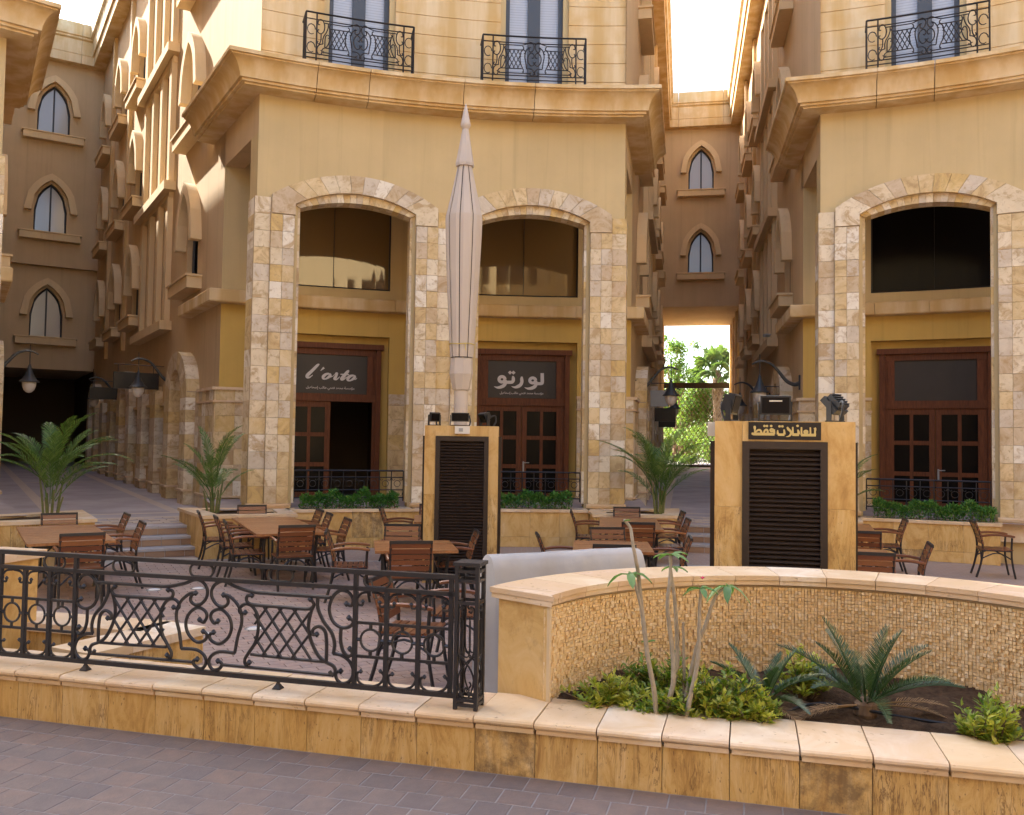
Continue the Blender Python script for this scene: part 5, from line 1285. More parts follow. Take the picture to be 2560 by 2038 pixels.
AR2 = {'ؤ': 0xFE85, 'ة': 0xFE93, 'د': 0xFEA9, 'ا': 0xFE8D, 'إ': 0xFE87}
def shape_ar(s):
    out = []
    for w in s.split(' '):
        o = []
        for i, c in enumerate(w):
            pj = i > 0 and w[i - 1] in AR; nj = c in AR and i < len(w) - 1; b = AR.get(c) or AR2[c]
            o.append(chr(b + (3 if pj and nj else 1 if pj else 2 if nj else 0)) if c in AR else chr(b + (1 if pj else 0)))
        out.append(''.join(o[::-1]))
    return ' '.join(out[::-1])
def text_mesh(s, width, mat):
    c = bpy.data.curves.new('lettering', 'FONT'); c.body = s; c.size = 1; c.offset = .012; c.extrude = .002; o = bpy.data.objects.new('lettering', c); COL.objects.link(o)
    dg = bpy.context.evaluated_depsgraph_get(); me = bpy.data.meshes.new_from_object(o.evaluated_get(dg)); bpy.data.objects.remove(o); bpy.data.curves.remove(c)
    xs = [v.co.x for v in me.vertices]; ys = [v.co.y for v in me.vertices]; k = width / (max(xs) - min(xs)); mx, my = (max(xs) + min(xs)) / 2, (max(ys) + min(ys)) / 2
    for v in me.vertices: v.co = ((v.co.x - mx) * k, -v.co.z * k * .5, (v.co.y - my) * k)
    me.materials.clear(); me.materials.append(mat); return me
SMALL = shape_ar('مؤسسة محمد فتحي طالب إسماعيل')
def door_sign(sg, label, strokes, rings, dots, mapx, mapz, small):
    tc = radians(TC0); ph = TC0 + sg * (7.0 if sg < 0 else 6.55); o = ring(ph, RR + 2.66 - .058); root = T('shop_sign', label, 'sign', (o.x, o.y, 3.55), -radians(ph))
    O('panel', G().box((0, 0.004, 0), (1.64, .010, .885)), M['signb'], root)
    P = lambda x, y: Vector((mapx(x), -.0025, mapz(y) - 3.55)); 
    for i, st in enumerate(strokes):
        g = G(); brush(g, P, st, (0, -.003 - .0006 * (i % 5), 0)); O('letter', g, M['signw'], root)
    for i, r_ in enumerate(rings): g = G(); ringo(g, P, r_[0], r_[1], r_[2], r_[3], (0, -.0045 - .0005 * (i % 3), 0)); O('letter', g, M['signw'], root)
    for d_ in dots: g = G(); disc(g, P, d_[0], d_[1], (0, -.004, 0), 4); O('letter_dot', g, M['signw'], root)
    O('small_line', text_mesh(SMALL, small[2], M['signw']), None, root, (mapx(small[0]), -.004, mapz(small[1]) - 3.55))
k1 = .00083
door_sign(-1, "dark shop sign with the white script word l'orto over the left door",
    [[(640, 402, 6), (590, 432, 34), (450, 585, 40), (335, 705, 44), (318, 762, 36), (385, 770, 20), (470, 700, 6)], [(762, 490, 30), (722, 530, 20), (672, 580, 4)],
     [(905, 648, 22), (820, 668, 34), (752, 730, 42), (748, 785, 30), (810, 795, 20), (890, 745, 34), (935, 690, 36), (905, 648, 22)], [(925, 745, 14), (1000, 715, 9), (1062, 655, 9)],
     [(1062, 660, 14), (1095, 632, 28), (1115, 645, 26), (1075, 735, 38), (1050, 785, 34), (1110, 795, 20), (1190, 720, 8)], [(1440, 548, 12), (1400, 575, 38), (1265, 740, 44), (1235, 788, 36), (1290, 795, 20), (1375, 720, 8)], [(1205, 655, 13), (1320, 655, 17), (1440, 660, 13)],
     [(1565, 672, 22), (1480, 692, 34), (1412, 754, 42), (1408, 808, 30), (1470, 818, 20), (1550, 768, 34), (1595, 714, 36), (1565, 672, 22)], [(1585, 780, 14), (1625, 775, 10), (1655, 738, 6)]], [], [],
    lambda x: .80 - (1925 - x) * k1, lambda y: 4.0 - (y - 110) / 1085 * .9, (945, 1045, 1.07))
k2 = 1.66 / 1840
door_sign(1, 'dark shop sign with large white Arabic letters over the right door',
    [[(1590, 508, 44), (1592, 640, 45), (1592, 760, 45), (1572, 796, 42), (1500, 800, 42), (1440, 798, 42)], [(1428, 745, 40), (1432, 820, 42), (1390, 890, 46), (1310, 930, 42), (1220, 940, 28), (1132, 912, 4)],
     [(1060, 615, 22), (1058, 680, 40), (1062, 760, 42), (1030, 840, 44), (960, 890, 44), (880, 912, 28), (795, 892, 4)], [(822, 602, 16), (838, 660, 40), (836, 730, 42), (800, 772, 44), (720, 778, 44), (640, 778, 44)], [(632, 725, 40), (636, 800, 42), (592, 872, 46), (510, 915, 42), (430, 928, 28), (340, 902, 4)]],
    [((1345, 715), 76, 70, 40), ((545, 700), 76, 74, 42)], [((752, 510), 54), ((840, 510), 54)],
    lambda x: (x - 1070) * k2, lambda y: 4.0 - (y - 160) / 1055 * .9, (1060, 1080, 1.02))
fs = T('families_sign', 'black sign with gold Arabic lettering at the top of the big kiosk', 'sign', kq(2.575, 8.4, 2.20), KR)
O('board', G().box((0, -.007, 0), (.652, .012, .165)), M['signk'], fs)
P3 = lambda x, y: Vector(((x - 1062) / 1935 * .652, -.0135, -(y - 445) / 520 * .165))
STK = [[(205, 500, 12), (225, 540, 42), (500, 541, 42), (795, 541, 42)], [(262, 300, 22), (262, 345, 36), (265, 420, 22), (265, 520, 22)], [(285, 500, 14), (325, 445, 26), (385, 418, 28), (432, 455, 28), (445, 520, 26)], [(505, 510, 20), (540, 430, 28), (590, 410, 28), (612, 460, 28), (612, 520, 26)], [(782, 400, 26), (785, 470, 28), (785, 545, 30)],
       [(1862, 340, 30), (1875, 390, 30), (1868, 450, 22), (1868, 560, 28)], [(1745, 330, 18), (1748, 450, 22), (1750, 560, 22)], [(1500, 556, 40), (1700, 556, 40), (1890, 556, 40)], [(1512, 325, 20), (1512, 450, 24), (1515, 560, 26)], [(1410, 400, 14), (1432, 450, 30), (1440, 540, 36)], [(1270, 548, 40), (1350, 548, 40), (1445, 548, 40)], [(1280, 322, 20), (1282, 440, 24), (1285, 545, 26)],
       [(1135, 325, 20), (1165, 390, 36), (1215, 440, 32), (1240, 500, 32), (1215, 565, 28), (1165, 600, 18), (1100, 615, 4)], [(1048, 400, 18), (1058, 470, 26), (1058, 545, 32)], [(880, 420, 14), (880, 480, 24), (888, 545, 34)], [(885, 552, 36), (970, 554, 36), (1060, 552, 36)]]
for i, st in enumerate(STK): g = G(); brush(g, P3, st, (0, -.0012 - .0004 * (i % 6), 0), 3); O('letter', g, M['signg'], fs)
for c, rx, ry, w in (((1630, 465), 38, 34, 30), ((722, 425), 36, 36, 28)): g = G(); ringo(g, P3, c, rx, ry, w, (0, -.0025, 0)); O('letter', g, M['signg'], fs)
for c in ((525, 302), (592, 302), (706, 300), (930, 308), (1005, 308), (1410, 290)): g = G(); disc(g, P3, c, 38, (0, -.002, 0), 6); O('letter_dot', g, M['signg'], fs)
# ------------------------------------------------------------------ closed parasol
ub = T('closed_parasol', 'tall closed taupe parasol behind the slim kiosk', 'parasol', (-.79, 13.55, 0))
O('pole', G().lathe([(.105, .05), (.105, 2.95), (.09, 3.2)], 16), M['canvas'], ub, smooth=40); O('base', G().lathe([(.34, 0), (.34, .03), (.16, .06), (.14, .2)], 20), M['galv'], ub)
O('core', G().lathe([(.05, 3.2), (.12, 3.4), (.225, 5.0), (.245, 5.5), (.06, 6.45)], 16), M['canvasd'], ub)
prof = [(3.36, .178), (3.46, .186), (3.9, .212), (4.6, .252), (5.2, .278), (5.47, .286), (5.55, .284), (5.9, .205), (6.34, .112), (6.40, .075)]
for k in range(8):
    a = 2 * pi * k / 8 + .22; g = G(); vs = []
    hgap = .06
    for z, r in prof:
        for da, kr in ((-.39 + hgap / max(r, .1) * .11, .93), (-.19, 1.0), (.19, 1.0), (.39 - hgap / max(r, .1) * .11, .93)): vs.append((r * kr * cos(a + da), r * kr * sin(a + da), z))
    n = len(prof); fs_ = [(i * 4 + j, i * 4 + j + 1, (i + 1) * 4 + j + 1, (i + 1) * 4 + j) for i in range(n - 1) for j in range(3)]
    g.add(vs, fs_); O('canopy_fold', g, M['canvas'], ub)
O('lower_sleeve', G().lathe([(.10, 2.84), (.13, 2.86), (.183, 3.10), (.17, 3.34), (.15, 3.35)], 8, (0, 0, 0), .22), M['canvas'], ub)
g = G().lathe([(.142, 6.34), (.146, 6.39), (.115, 6.55), (.05, 6.93), (.045, 6.96)], 8, (0, 0, 0), .22); O('top_vent', g, M['canvas'], ub)
O('finial', G().lathe([(.045, 6.93), (.072, 6.97), (.08, 7.0), (.074, 7.03), (.05, 7.15), (.02, 7.29), (.004, 7.34)], 16), M['canvas'], ub, smooth=40)
O('tie_cord', G().tube([(.197 * cos(2 * pi * i / 24), .197 * sin(2 * pi * i / 24), 3.56 + .005 * sin(i)) for i in range(24)], .006, 5, closed=True).tube([(.06, -.2, 3.56), (.07, -.205, 3.45)], .005, 5), M['cord'], ub)
# ------------------------------------------------------------------ covered furniture behind the mosaic wall
cv = T('covered_furniture', 'long grey dust cover draped over furniture behind the mosaic wall', 'cover', (.45, 7.75, 0), .415)
g = G(); NXc, NP = 40, 26; prof = [(-.40, 0), (-.365, .2), (-.325, .42), (-.28, .64), (-.235, .84), (-.195, 1.0), (-.165, 1.075), (-.13, 1.108), (-.08, 1.12), (-.02, 1.117), (.03, 1.09), (.07, .98), (.10, .6), (.11, 0)]
for i in range(NXc + 1):
    x = -.80 + 1.62 * i / NXc; e = min(i, NXc - i); k = 1 if e > 2 else (.55, .86, .97)[e]
    for j, (y, z) in enumerate(prof):
        wv = .016 * sin(x * 7 + z * 4) * (1.1 - z) + .009 * sin(x * 17 - z * 9) + .004 * sin(x * 41 + z * 13)
        zz = z * (1 if e > 2 or z < .9 else (.93, .975, .995)[e]) + .006 * sin(x * 3.7) * (z > 1)
        g.v.append((x + (0 if e > 1 else (.03 if i < 3 else -.03) * z), y * k + wv, zz))
m = len(prof)
for i in range(NXc):
    for j in range(m - 1): g.f.append((i * m + j, (i + 1) * m + j, (i + 1) * m + j + 1, i * m + j + 1)); g.r.append(0)
g.f.append(tuple(range(m))); g.r.append(0); g.f.append(tuple(NXc * m + j for j in range(m))); g.r.append(0)
O('cloth', g, M['cover'], cv, smooth=50)
# ------------------------------------------------------------------ floor uplights
for (x, y), l in (((-4.75, 11.87), 'round floor light beside the left table'), ((-4.22, 12.02), 'round floor light under the near corner of the long table'), ((-3.19, 9.24), 'round floor light seen through the middle scroll of the railing'), ((-2.73, 9.54), 'round floor light right of the middle scroll of the railing')):
    u = T('floor_light', l, 'floor light', (x, y, .014), 0, 'round lights set in the plaza floor'); O('rim', G().lathe([(.105, 0), (.105, .008), (.085, .012), (.08, .006)], 24), M['upl'], u); O('lens', G().lathe([(.079, .002), (.07, .009)], 24), M['globe'], u)
# ------------------------------------------------------------------ street lamps, projecting signs, gate
def lamp(tc, h, s, label):
    S, sd, sn, _ = h; t = radians(tc)
    def Wp(off, z, ds=0.0): p = to_world(tc, S(s + ds, off, z)); return p
    b0 = Wp(0, 0); root = T('wall_lamp', label, 'lamp', (b0.x, b0.y, 0), 0, 'bell shaped lamps on curved brackets')
    Q = lambda off, z, ds=0.0: Wp(off, z, ds) - Vector((b0.x, b0.y, 0))
    arm = smoothline([Q(0, 3.55), Q(.12, 3.50), Q(.30, 3.58), Q(.46, 3.78), Q(.62, 3.96), Q(.80, 4.04), Q(.95, 4.03), Q(1.08, 3.97)], 4)
    O('bracket', G().tube(arm, [.05 - .033 * i / len(arm) for i in range(len(arm))], 6), M['lampm'], root, smooth=50)
    O('wall_plate', G().obox(Q(0, 3.38, -.06), Q(0, 3.38, .06) - Q(0, 3.38, -.06), Q(.03, 0) - Q(0, 0), (0, 0, .34)), M['lampm'], root)
    c = Q(.9, 0); O('rod', G().tube([c + Vector((0, 0, 3.62)), c + Vector((0, 0, 4.2))], .012, 6), M['lampm'], root)
    O('shade', G().lathe([(.215, 3.31), (.22, 3.325), (.165, 3.37), (.10, 3.47), (.055, 3.60), (.03, 3.70), (.015, 3.74)], 20, c), M['lampm'], root, smooth=40)
    O('globe', G().lathe([(.01, 3.06), (.06, 3.075), (.115, 3.13), (.145, 3.22), (.15, 3.30), (.14, 3.312)], 18, c), M['globe'], root, smooth=60)
lamp(TC0, hC[-1], 7.0, 'bell lamp on the left street, beside the black hanging sign'); lamp(TC0, hC[-1], 15.5, 'smaller farther bell lamp on the right wall of the left street')
lamp(TCL, hL[1], 6.6, 'bell lamp at the left edge of the picture, left wall of the left street')
lamp(TC0, hC[1], 4.6, 'nearer bell lamp on the left wall of the alley'); lamp(TC0, hC[1], 12.6, 'farther bell lamp on the left wall of the alley')
lamp(TCR, hR[-1], 3.0, 'large bell lamp on the right wall of the alley, above the big kiosk'); lamp(TCR, hR[-1], 10.0, 'farther bell lamp on the right wall of the alley')
def blade(tc, h, s, z0, z1, o0, o1, mat, label):
    S = h[0]; p = to_world(tc, S(s, 0, 0)); root = T('hanging_sign', label, 'sign', (p.x, p.y, 0)); Q = lambda o, z, ds=0: to_world(tc, S(s + ds, o, z)) - Vector((p.x, p.y, 0))
    O('box', G().obox(Q(o0, z0), Q(o1, z0) - Q(o0, z0), Q(o0, z0, .14) - Q(o0, z0), (0, 0, z1 - z0)), mat, root)
    O('arm', G().tube([Q(0, z1 + .2), Q(o1, z1 + .2)], .012, 5).tube([Q(o0 + .15, z1), Q(o0 + .15, z1 + .2)], .01, 5).tube([Q(o1 - .1, z1), Q(o1 - .1, z1 + .2)], .01, 5), M['lampm'], root)
blade(TC0, hC[-1], 8.6, 3.36, 3.80, .12, 1.25, M['signk'], 'black box sign projecting from the left street wall')
blade(TC0, hC[-1], 15.0, 3.30, 3.70, .12, 1.1, M['signk'], 'farther black box sign in the left street')
blade(TC0, hC[1], 7.0, 3.15, 3.60, .10, .78, M['galv'], 'grey box sign projecting over the alley, left wall')
blade(TC0, hC[1], 11.6, 2.85, 3.30, .10, .95, M['signk'], 'black box sign projecting over the alley, left wall')
blade(TC0, hC[1], 16.0, 2.75, 3.10, .10, .9, M['signk'], 'farthest black box sign in the alley, left wall')
blade(TCR, hR[-1], 4.6, 3.02, 3.36, .10, .7, M['signk'], 'black box sign behind the large alley lamp')
a = radians(11.1); ad = Vector((sin(a), cos(a), 0)); aq = Vector((cos(a), -sin(a), 0))
go = pA + ad * 6.6; gt = T('rolling_grille', 'half raised rolling grille across the far end of the alley', 'gate', (go.x, go.y, 0)); gw = 3.7
gz0, gz1 = 1.02, 5.25
O('roller_housing', G().obox(Vector((0, 0, gz1)), aq * gw, ad * .25, (0, 0, .30)), M['bronze'], gt); O('bottom_bar', G().obox(Vector((0, 0, gz0 - .22)), aq * gw, ad * .06, (0, 0, .22)), M['bronze'], gt)
for s in (0, gw - .08): O('side_track', G().obox(aq * s + Vector((0, 0, .6)), aq * .08, ad * .1, (0, 0, gz1 - .5)), M['bronze'], gt)
g = G(); pw, phh = .25, .19; nx = int(gw / pw); nz = int((gz1 - gz0) / phh)
for j in range(nz):
    z = gz0 + j * phh
    for i in range(nx):
        for s in (0, 1):
            x0, x1 = (i * pw, (i + .5) * pw) if s == 0 else ((i + 1) * pw, (i + .5) * pw)
            if j % 2: x0, x1 = x1, x0
            g.tube([aq * x0 + Vector((0, 0, z)) + ad * .03, aq * x1 + Vector((0, 0, z + phh)) + ad * .03], .02, 3, cap=False)
tag(O('grille_links', g, M['grille'], gt), kind='stuff')
# drainpipe and camera on the right flank
p = to_world(TCR, hR[-1][0](19.4, .1, 0)); dp = T('drain_pipe', 'tan drain pipe running down the right alley wall', 'pipe', (p.x, p.y, 0)); O('pipe', G().lathe([(.07, .5), (.07, 17.4)], 12), M['side'], dp, smooth=40)
for z in (2.5, 5, 8, 11): O('clamp', G().lathe([(.082, z), (.082, z + .06)], 12), M['side'], dp)
p = to_world(TCR, hR[-1][0](8.3, .2, 5.3)); cc = T('security_camera', 'small silver security camera on the right alley wall', 'camera', p); O('body', G().tube([(0, 0, 0), (-.18, -.16, -.03)], .05, 8), M['galv'], cc); O('mount', G().tube([(0, 0, 0), (.12, .02, .05)], .02, 6), M['galv'], cc)
# ------------------------------------------------------------------ plants
def leafq(g, p, d, n, L, w, fold=.0):
    # one leaf: pointed four-sided blade with a slight keel
    d = d.normalized(); s = d.cross(n)
    if s.length < 1e-4: s = d.orthogonal()
    s.normalize(); u = s.cross(d); m = p + d * L * .45
    g.add([p, m + s * w / 2 + u * fold, p + d * L, m - s * w / 2 + u * fold], [(0, 1, 2), (0, 2, 3)])
def rv(): 
    while True:
        v = Vector((RN.uniform(-1, 1), RN.uniform(-1, 1), RN.uniform(-1, 1)))
        if .1 < v.length < 1: return v.normalized()
def frond(base, az, el0, L, droop, nl, ll, lw, mat, root, stem=.012, vee=.5, start=.22, tipmat=None, ang=.75, twist=0.0, name='frond'):
    g = G(); pts = []; p = Vector(base); el = el0; n = 14
    for i in range(n + 1):
        pts.append(p.copy()); p = p + Vector((cos(az) * cos(el), sin(az) * cos(el), sin(el))) * (L / n); el -= droop / n * (.4 + 1.2 * i / n)
    g.tube(pts, [stem * (1 - .85 * i / n) for i in range(n + 1)], 4)
    side = Vector((-sin(az), cos(az), 0)); side = (side * cos(twist) + Vector((0, 0, 1)) * sin(twist)).normalized()
    for k in range(nl):
        t = start + (1 - start) * (k + .5) / nl; i = min(int(t * n), n - 1); q = pts[i].lerp(pts[i + 1], t * n - i); tg = (pts[i + 1] - pts[i]).normalized(); up = side.cross(tg)
        if up.z < 0: up = -up
        l = ll * (sin(pi * min(1, .12 + .88 * (t - start) / (1 - start)) ** .8) * .75 + .28) * RN.uniform(.88, 1.1)
        for s in (-1, 1):
            aa = ang * (1 - .35 * t) + RN.uniform(-.08, .08); d = tg * cos(aa) + side * s * sin(aa) + up * (vee * sin(aa)) + Vector((0, 0, -.12 * RN.random()))
            g.k = RN.random(); d.normalize(); m = q + d * l * .55; e = q + d * l + Vector((0, 0, -.22 * l * RN.uniform(.4, 1.2) if vee < .6 else 0)); w = tg * lw / 2
            g.add([q - w * .6, q + w * .6, m + w, m - w, e], [(0, 1, 2, 3), (3, 2, 4)])
    return O(name, g, mat, root)
def areca(label, loc, h, fr, spread, seed, extra=None):
    global RN; keep = RN; RN = random.Random(seed); root = T('palm', label, 'palm', loc, 0, 'feather palms in the planters')
    for k in range(7):
        a = 2.4 * k; r = .03 + .08 * RN.random(); hh = h * RN.uniform(.16, .34); top = Vector((r * 1.9 * cos(a), r * 1.9 * sin(a), hh))
        O('cane', G().tube([(r * cos(a), r * sin(a), -.05), (r * 1.4 * cos(a), r * 1.4 * sin(a), hh * .5), top], [.022, .019, .014], 6), M['cane'], root)
    for k in range(fr):
        a = 2.39996 * k + RN.uniform(-.3, .3); q = k / fr; el = radians(88 - 46 * q ** 1.1 + RN.uniform(-6, 6)); L = h * RN.uniform(.64, .84) * (1 - .10 * q)
        b = Vector((.07 * cos(a), .07 * sin(a), h * RN.uniform(.10, .34)))
        frond(b, a, el, L * spread, RN.uniform(.7, 1.5), 34, .28 * h / 1.9 * spread, .021, M['palm'], root, .010, .35, .24)
    for (a, el, L, dr) in extra or ():
        frond(Vector((.05 * cos(a), .05 * sin(a), h * .3)), a, el, L, dr, 34, .26, .02, M['palm'], root, .010, .25, .25)
    RN = keep
areca('feather palm in the planter left of the arches', (-5.42, 16.1, .70), 2.0, 13, .72, 4)
areca('bushy feather palm in the planter beside the alley', (2.86, 17.0, .70), 2.1, 25, .86, 9)
areca('large feather palm cut off by the left edge of the picture', (-7.68, 14.75, .70), 2.1, 22, .80, 15, ((.15, .75, 1.35, 1.4), (-.2, .95, 1.4, 1.2)))
areca('feather palm mostly hidden behind the big kiosk', (6.15, 16.6, .70), 1.75, 16, .8, 21)
def cycad(label, loc, n, L, seed, lo=8, hi=78):
    global RN; keep = RN; RN = random.Random(seed); root = T('cycad', label, 'cycad', loc, 0, 'cycads in the front planter')
    O('trunk', G().lathe([(.05, -.06), (.075, 0), (.07, .06), (.03, .10)], 10), M['bark'], root)
    for k in range(n):
        a = 2.39996 * k + RN.uniform(-.15, .15); q = (k + .5) / n; el = radians(hi - (hi - lo) * q)
        frond(Vector((.03 * cos(a), .03 * sin(a), .07)), a, el, L * RN.uniform(.85, 1.08), .35 + .5 * q, 44, .12 * L / .7, .0085, M['cycad'], root, .008, .75, .14, None, .95)
    for k in range(5):
        a = RN.uniform(0, 6.28); frond(Vector((.04 * cos(a), .04 * sin(a), .05)), a, radians(RN.uniform(-5, 14)), L * .8, .5, 22, .10, .008, M['cycadtip'], root, .007, .5, .3, None, .9, 0, 'dry_frond')
    RN = keep
cycad('larger dark green cycad in the front planter at the right', (2.33, 5.80, .33), 16, .58, 31, 20, 76)
cycad('smaller cycad in the front planter beside the yellow-green shrub', (1.68, 5.85, .33), 11, .42, 37, 16, 68)
def shrub(label, loc, rx, ry, h, n, seed, ls=.056):
    global RN; keep = RN; RN = random.Random(seed); root = T('shrub', label, 'shrub', loc, 0, 'yellow-green shrubs in the front planter')
    g = G(); tips = []
    for k in range(int(n / 22)):
        a = RN.uniform(0, 6.28); r = sqrt(RN.random()); t = Vector((rx * r * cos(a) * RN.uniform(.8, 1.25), ry * r * sin(a) * RN.uniform(.8, 1.25), h * RN.uniform(.25, 1.12) * (1 - .5 * r * r))); b = Vector((t.x * .25, t.y * .25, -.03)); m = b.lerp(t, .5) + Vector((RN.uniform(-.03, .03), RN.uniform(-.03, .03), .02)); g.tube([b, m, t], [.006, .004, .002], 3); tips.append((b, m, t))
    O('stems', g, M['bark'], root); g = G()
    for b, m, t in tips:
        tone = RN.random()
        for j in range(22):
            q = .25 + .75 * (j / 21); p = m.lerp(t, max(0, q * 1.6 - .6)) if q > .4 else b.lerp(m, q / .4 * .9 + .1); d = rv(); d.z = abs(d.z) * .7 + .15
            g.k = (tone * .5 + RN.random() * .5) % 1 * .98 + .01; leafq(g, p + d * .012, d, Vector((0, 0, 1)) + rv() * .5, ls * RN.uniform(.6, 1.25), ls * .45, .004)
    O('foliage', g, M['shrub'], root); RN = keep
shrub('low yellow-green shrub left of the bare stems', (.66, 5.86, .30), .27, .17, .24, 1000, 41)
shrub('small pale shrub at the foot of the bare stems', (.98, 5.72, .30), .16, .13, .17, 500, 46)
shrub('bright yellow-green shrub between the bare stems and the small cycad', (1.30, 5.70, .30), .36, .22, .33, 2300, 42)
shrub('sprawling yellow-green shrub in front of the small cycad', (1.52, 5.58, .30), .2, .14, .2, 700, 47)
shrub('yellow-green shrub behind the two cycads', (2.06, 6.2, .31), .18, .15, .36, 800, 43)
shrub('yellow-green shrub at the right edge of the front planter', (2.86, 5.28, .30), .18, .16, .32, 900, 44)
shrub('greener shrub behind the bare stems', (1.06, 6.15, .31), .32, .16, .3, 1100, 45)
# desert rose: pale bare stems with a few leaves
ad_ = T('desert_rose', 'tall pale bare-stemmed plant with few leaves and a pink flower', 'plant', (1.0, 5.62, .38))
ST_ = [[(.945, .30), (.94, .366), (.92, .524), (.882, .702), (.844, .999), (.817, 1.248), (.801, 1.308), (.775, 1.448), (.767, 1.518), (.723, 1.572)], [(.877, .712), (.86, .91), (.803, 1.138), (.782, 1.198), (.752, 1.227)],
       [(1.0, .30), (1.005, .377), (1.048, .526), (1.052, .704), (1.026, .902), (1.009, 1.051), (1.028, 1.221), (1.032, 1.351)], [(1.02, .30), (1.029, .388), (1.088, .606), (1.091, .804), (1.07, 1.052), (1.038, 1.251)], [(1.11, .30), (1.139, .458), (1.197, .706), (1.201, 1.004), (1.205, 1.144)],
       [(1.12, .30), (1.139, .448), (1.207, .756), (1.256, .906), (1.315, 1.086), (1.395, 1.149)], [(1.13, .30), (1.137, .42), (1.129, .705), (1.12, .914)]]
rad = [.018, .012, .019, .019, .018, .017, .014]
for i, s in enumerate(ST_):
    dy = (.0, .0, .05, .12, -.03, .06, .1)[i]; pts = smoothline([(x - 1.0, dy + .02 * sin(k * 1.7 + i), z - .38) for k, (x, z) in enumerate(s)], 3); n = len(pts); O('stem', G().tube(pts, [rad[i] * (1 - .5 * k / n) for k in range(n)], 7), M['stem'], ad_, smooth=60)
def bunch(c, n, L, seed, drop=.3):
    r = random.Random(seed)
    for k in range(n):
        a = 2.4 * k + r.uniform(-.3, .3); g = G(); d = Vector((cos(a), sin(a) * .8, r.uniform(.1, .5))); p = Vector(c); w = L * .36; pts = []
        for t in (0, .3, .6, .85, 1): pts.append(p + d * L * t + Vector((0, 0, -drop * L * t * t)))
        s = Vector((-sin(a), cos(a), .15)); ww = (0.1, .75, 1, .65, .05); vs = []
        for q, k_ in zip(pts, ww): vs += [q - s * w / 2 * k_ + Vector((0, 0, .008)), q, q + s * w / 2 * k_ + Vector((0, 0, .008))]
        g.add(vs, [(i * 3 + j, i * 3 + j + 1, i * 3 + j + 4, i * 3 + j + 3) for i in range(4) for j in range(2)]); O('leaf', g, M['aden'], ad_, smooth=60)
bunch((-.245, 0, .845), 4, .15, 1, .8); bunch((.032, .05, .965), 6, .12, 2, .5); bunch((.205, -.03, .765), 5, .11, 3, .6); bunch((.395, .06, .77), 5, .15, 4, .9); bunch((-.277, 0, 1.18), 1, .04, 5); bunch((-.12, 0, .42), 2, .05, 6); bunch((.06, .1, .88), 3, .09, 7, .5)
g = G()
for k in range(5): a = 2 * pi * k / 5; leafq(g, Vector((.215, -.04, .83)), Vector((cos(a), sin(a), .9)), Vector((0, 0, 1)), .026, .016)
O('flower', g, M['pink'], ad_)
ip = T('irrigation_pipe', 'thin black irrigation pipe lying on the planter soil', 'pipe', (0, 0, 0)); O('tube', G().tube(smoothline([(1.7, 5.65, .34), (2.05, 5.85, .37), (2.5, 5.65, .35), (2.9, 5.5, .33)], 5), .011, 6), M['pipe'], ip)
def hedge(label, a, b, seed, dens=2600, gappy=False):
    r = random.Random(seed); c = ring((a + b) / 2, 15.72); root = T('hedge', label, 'hedge', (c.x, c.y, .70), 0, 'clipped green hedges under the arches'); g = G(); st = G()
    L = radians(b - a) * 15.7
    for k in range(dens):
        t = r.random(); x = a + (b - a) * t; hh = .33 + .05 * sin(t * 17 + seed) + .035 * sin(t * 41); 
        if gappy: hh *= .78 + .28 * abs(sin(t * 4 * pi))
        q = sqrt(r.random()); z = hh * q; off = r.uniform(-.17, .17) * (1 - .25 * (z / hh) ** 2); p = ring(x, 15.72 + off) - c; p.z = z
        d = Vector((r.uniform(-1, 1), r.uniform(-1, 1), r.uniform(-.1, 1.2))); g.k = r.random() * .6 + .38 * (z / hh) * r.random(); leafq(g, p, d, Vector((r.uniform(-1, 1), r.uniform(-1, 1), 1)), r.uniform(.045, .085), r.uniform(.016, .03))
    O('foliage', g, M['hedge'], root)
    for k in range(14): x = a + (b - a) * (k + .5) / 14; p = ring(x, 15.72) - c; st.tube([p, p + Vector((0, 0, .18))], .008, 4)
    O('stems', st, M['bark'], root)
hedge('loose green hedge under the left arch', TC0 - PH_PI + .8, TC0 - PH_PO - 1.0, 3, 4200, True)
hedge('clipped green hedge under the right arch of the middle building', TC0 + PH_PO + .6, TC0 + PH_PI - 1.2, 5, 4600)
hedge('clipped green hedge under the arch of the right building', TCR - PH_PI + .9, TCR - PH_PO - .3, 7, 5000)
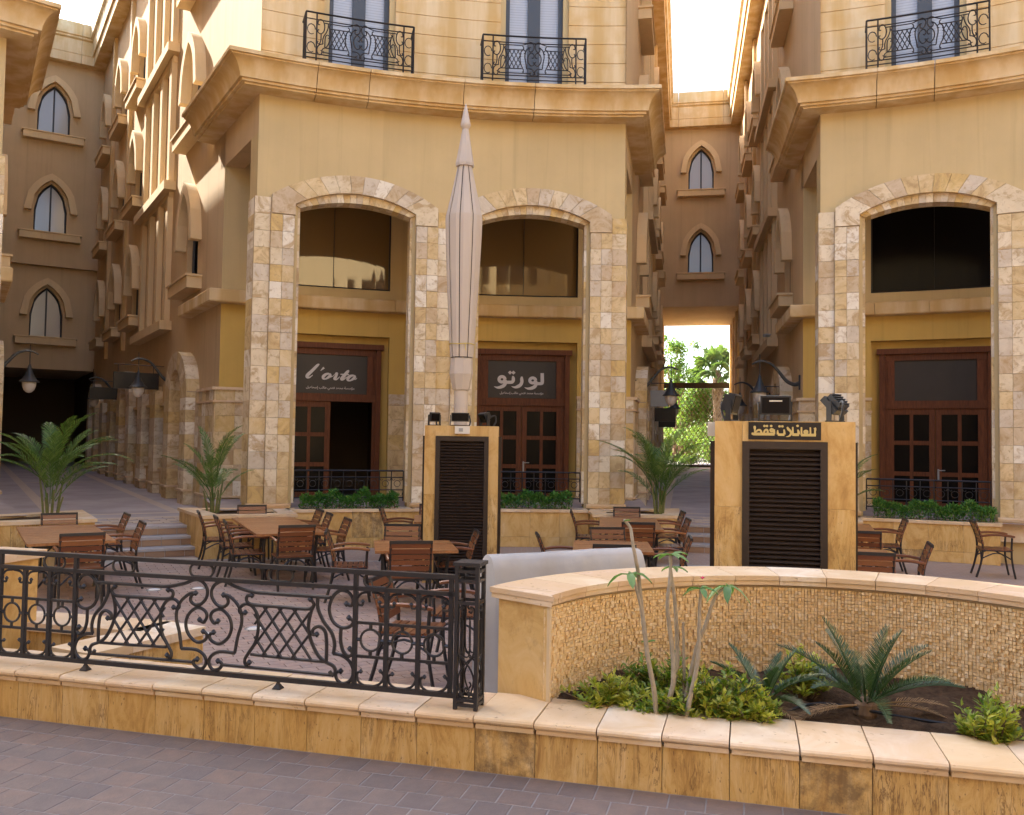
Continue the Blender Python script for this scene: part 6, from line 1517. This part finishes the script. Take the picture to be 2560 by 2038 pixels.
# ------------------------------------------------------------------ trees beyond the alley gate
def tree(label, loc, h, r, n, seed, ls=.28, trunk=.14):
    q = random.Random(seed); root = T('tree', label, 'tree', loc, 0, 'trees beyond the alley gate'); g = G(); tips = []
    g.tube([(0, 0, -.2), (.05 * h / 6, 0, h * .25), (0, .04, h * .5)], [trunk, trunk * .75, trunk * .5], 8)
    for k in range(12):
        a = 2.4 * k; e = Vector((cos(a) * r * q.uniform(.3, .8), sin(a) * r * q.uniform(.3, .8), h * (q.uniform(.5, .9) if h > 5 else q.uniform(.12, .85)))); b = Vector((0, 0, h * q.uniform(.25, .5))); g.tube([b, b.lerp(e, .5) + Vector((0, 0, .1)), e], [trunk * .35, trunk * .22, .015], 5); tips.append(e)
    O('trunk', g, M['bark'], root); g = G(); cl = []
    for k in range(34):
        t = q.choice(tips); cl.append((t + Vector((q.gauss(0, r * .25), q.gauss(0, r * .25), q.gauss(0, h * .10))), q.uniform(.22, .42) * r, q.random()))
    for k in range(n):
        c, rr_, tone = q.choice(cl); v = Vector((q.gauss(0, 1), q.gauss(0, 1), q.gauss(0, .8))); v = v.normalized() * rr_ * q.random() ** .4; g.k = (tone * .45 + q.random() * .5) % 1 + .01
        leafq(g, c + v, Vector((q.uniform(-1, 1), q.uniform(-1, 1), q.uniform(-.8, .5))), Vector((q.uniform(-1, 1), q.uniform(-1, 1), 1)), ls * q.uniform(.6, 1.2), ls * .45)
    O('crown', g, M['tree'], root)
tree('slim leafy tree at the left of the gate opening, against the sky', (10.7, 58, .8), 9.2, 1.5, 3000, 1, .26)
tree('round sunlit tree beyond the middle of the gate', (13.0, 64, .8), 6.6, 2.4, 5200, 2, .30)
tree('low dark tree beyond the gate at the left', (11.6, 61, .8), 4.3, 1.6, 2600, 3, .25)
tree('leafy tree beyond the gate at the right, under the fan palm', (14.9, 63, .8), 5.6, 2.0, 3600, 4, .28)
tree('far tree filling the gap behind the gate trees', (12.3, 74, .8), 6.0, 4.0, 5000, 6, .4, .2)
tree('broad bushy tree low behind the gate, left of the middle', (11.0, 68, .5), 4.6, 2.3, 4200, 11, .32, .12)
tree('broad bushy tree low behind the gate, in the middle', (13.6, 70, .5), 4.2, 2.5, 4200, 12, .32, .12)
tree('broad bushy tree low behind the gate, at the right', (15.9, 66, .5), 4.8, 2.0, 4000, 13, .32, .12)
tree('small bright bush at the foot of the fan palm', (12.8, 57, .5), 3.0, 1.5, 3000, 14, .22, .08)
tree('dark bush just beyond the gate at the left', (10.6, 54.5, .5), 3.4, 1.1, 2600, 15, .2, .08)
fp_ = T('fan_palm', 'fan palm with a thick trunk against the white sky beyond the gate', 'palm', (14.15, 60.5, .8))
O('trunk', G().lathe([(.34, -.2), (.30, 2), (.33, 4.3), (.42, 5.0), (.36, 5.8), (.16, 6.5)], 14), M['bark'], fp_)
q = random.Random(8)
for k in range(26):
    a = 2.39996 * k; el = radians(80 - 105 * (k / 26) + q.uniform(-6, 6)); L = 1.25; g = G(); b = Vector((.1 * cos(a), .1 * sin(a), 6.3)); d = Vector((cos(a) * cos(el), sin(a) * cos(el), sin(el))); e = b + d * L; g.tube([b, e], [.03, .018], 4)
    s = Vector((-sin(a), cos(a), 0)); u = s.cross(d)
    for j in range(17):
        f = -1.35 + 2.7 * j / 16; dd = (d * cos(f) + s * sin(f)).normalized(); l = 1.15 * q.uniform(.85, 1.05) * (1 - .15 * abs(f)); m = e + dd * l * .6 + u * .03; w = dd.cross(u) * .075; m = m + Vector((0, 0, -.12 * abs(f))); tp = e + dd * l + Vector((0, 0, -(.35 + .4 * q.random()) * (abs(f) + .3))); g.k = q.random() * .98 + .01; g.add([e, m + w, tp, m - w], [(0, 1, 2), (0, 2, 3)])
    O('fan_leaf', g, M['fan'], fp_)
gw_ = T('garden_wall', 'low white garden wall among the trees beyond the gate', 'wall', (9.5, 66, .7)); O('wall', G().box((0, 0, 1.6), (4.0, .3, 3.2), -.19), M['wwall'], gw_); O('coping', G().box((0, 0, 3.25), (4.2, .45, .12), -.19), M['cap'], gw_)
g = G(); g.add([(-2, 49, .72), (30, 49, .72), (40, 140, 1.2), (-8, 140, 1.2)], [(0, 1, 2, 3)]); O('garden_ground', g, M['sand'], kind='structure')
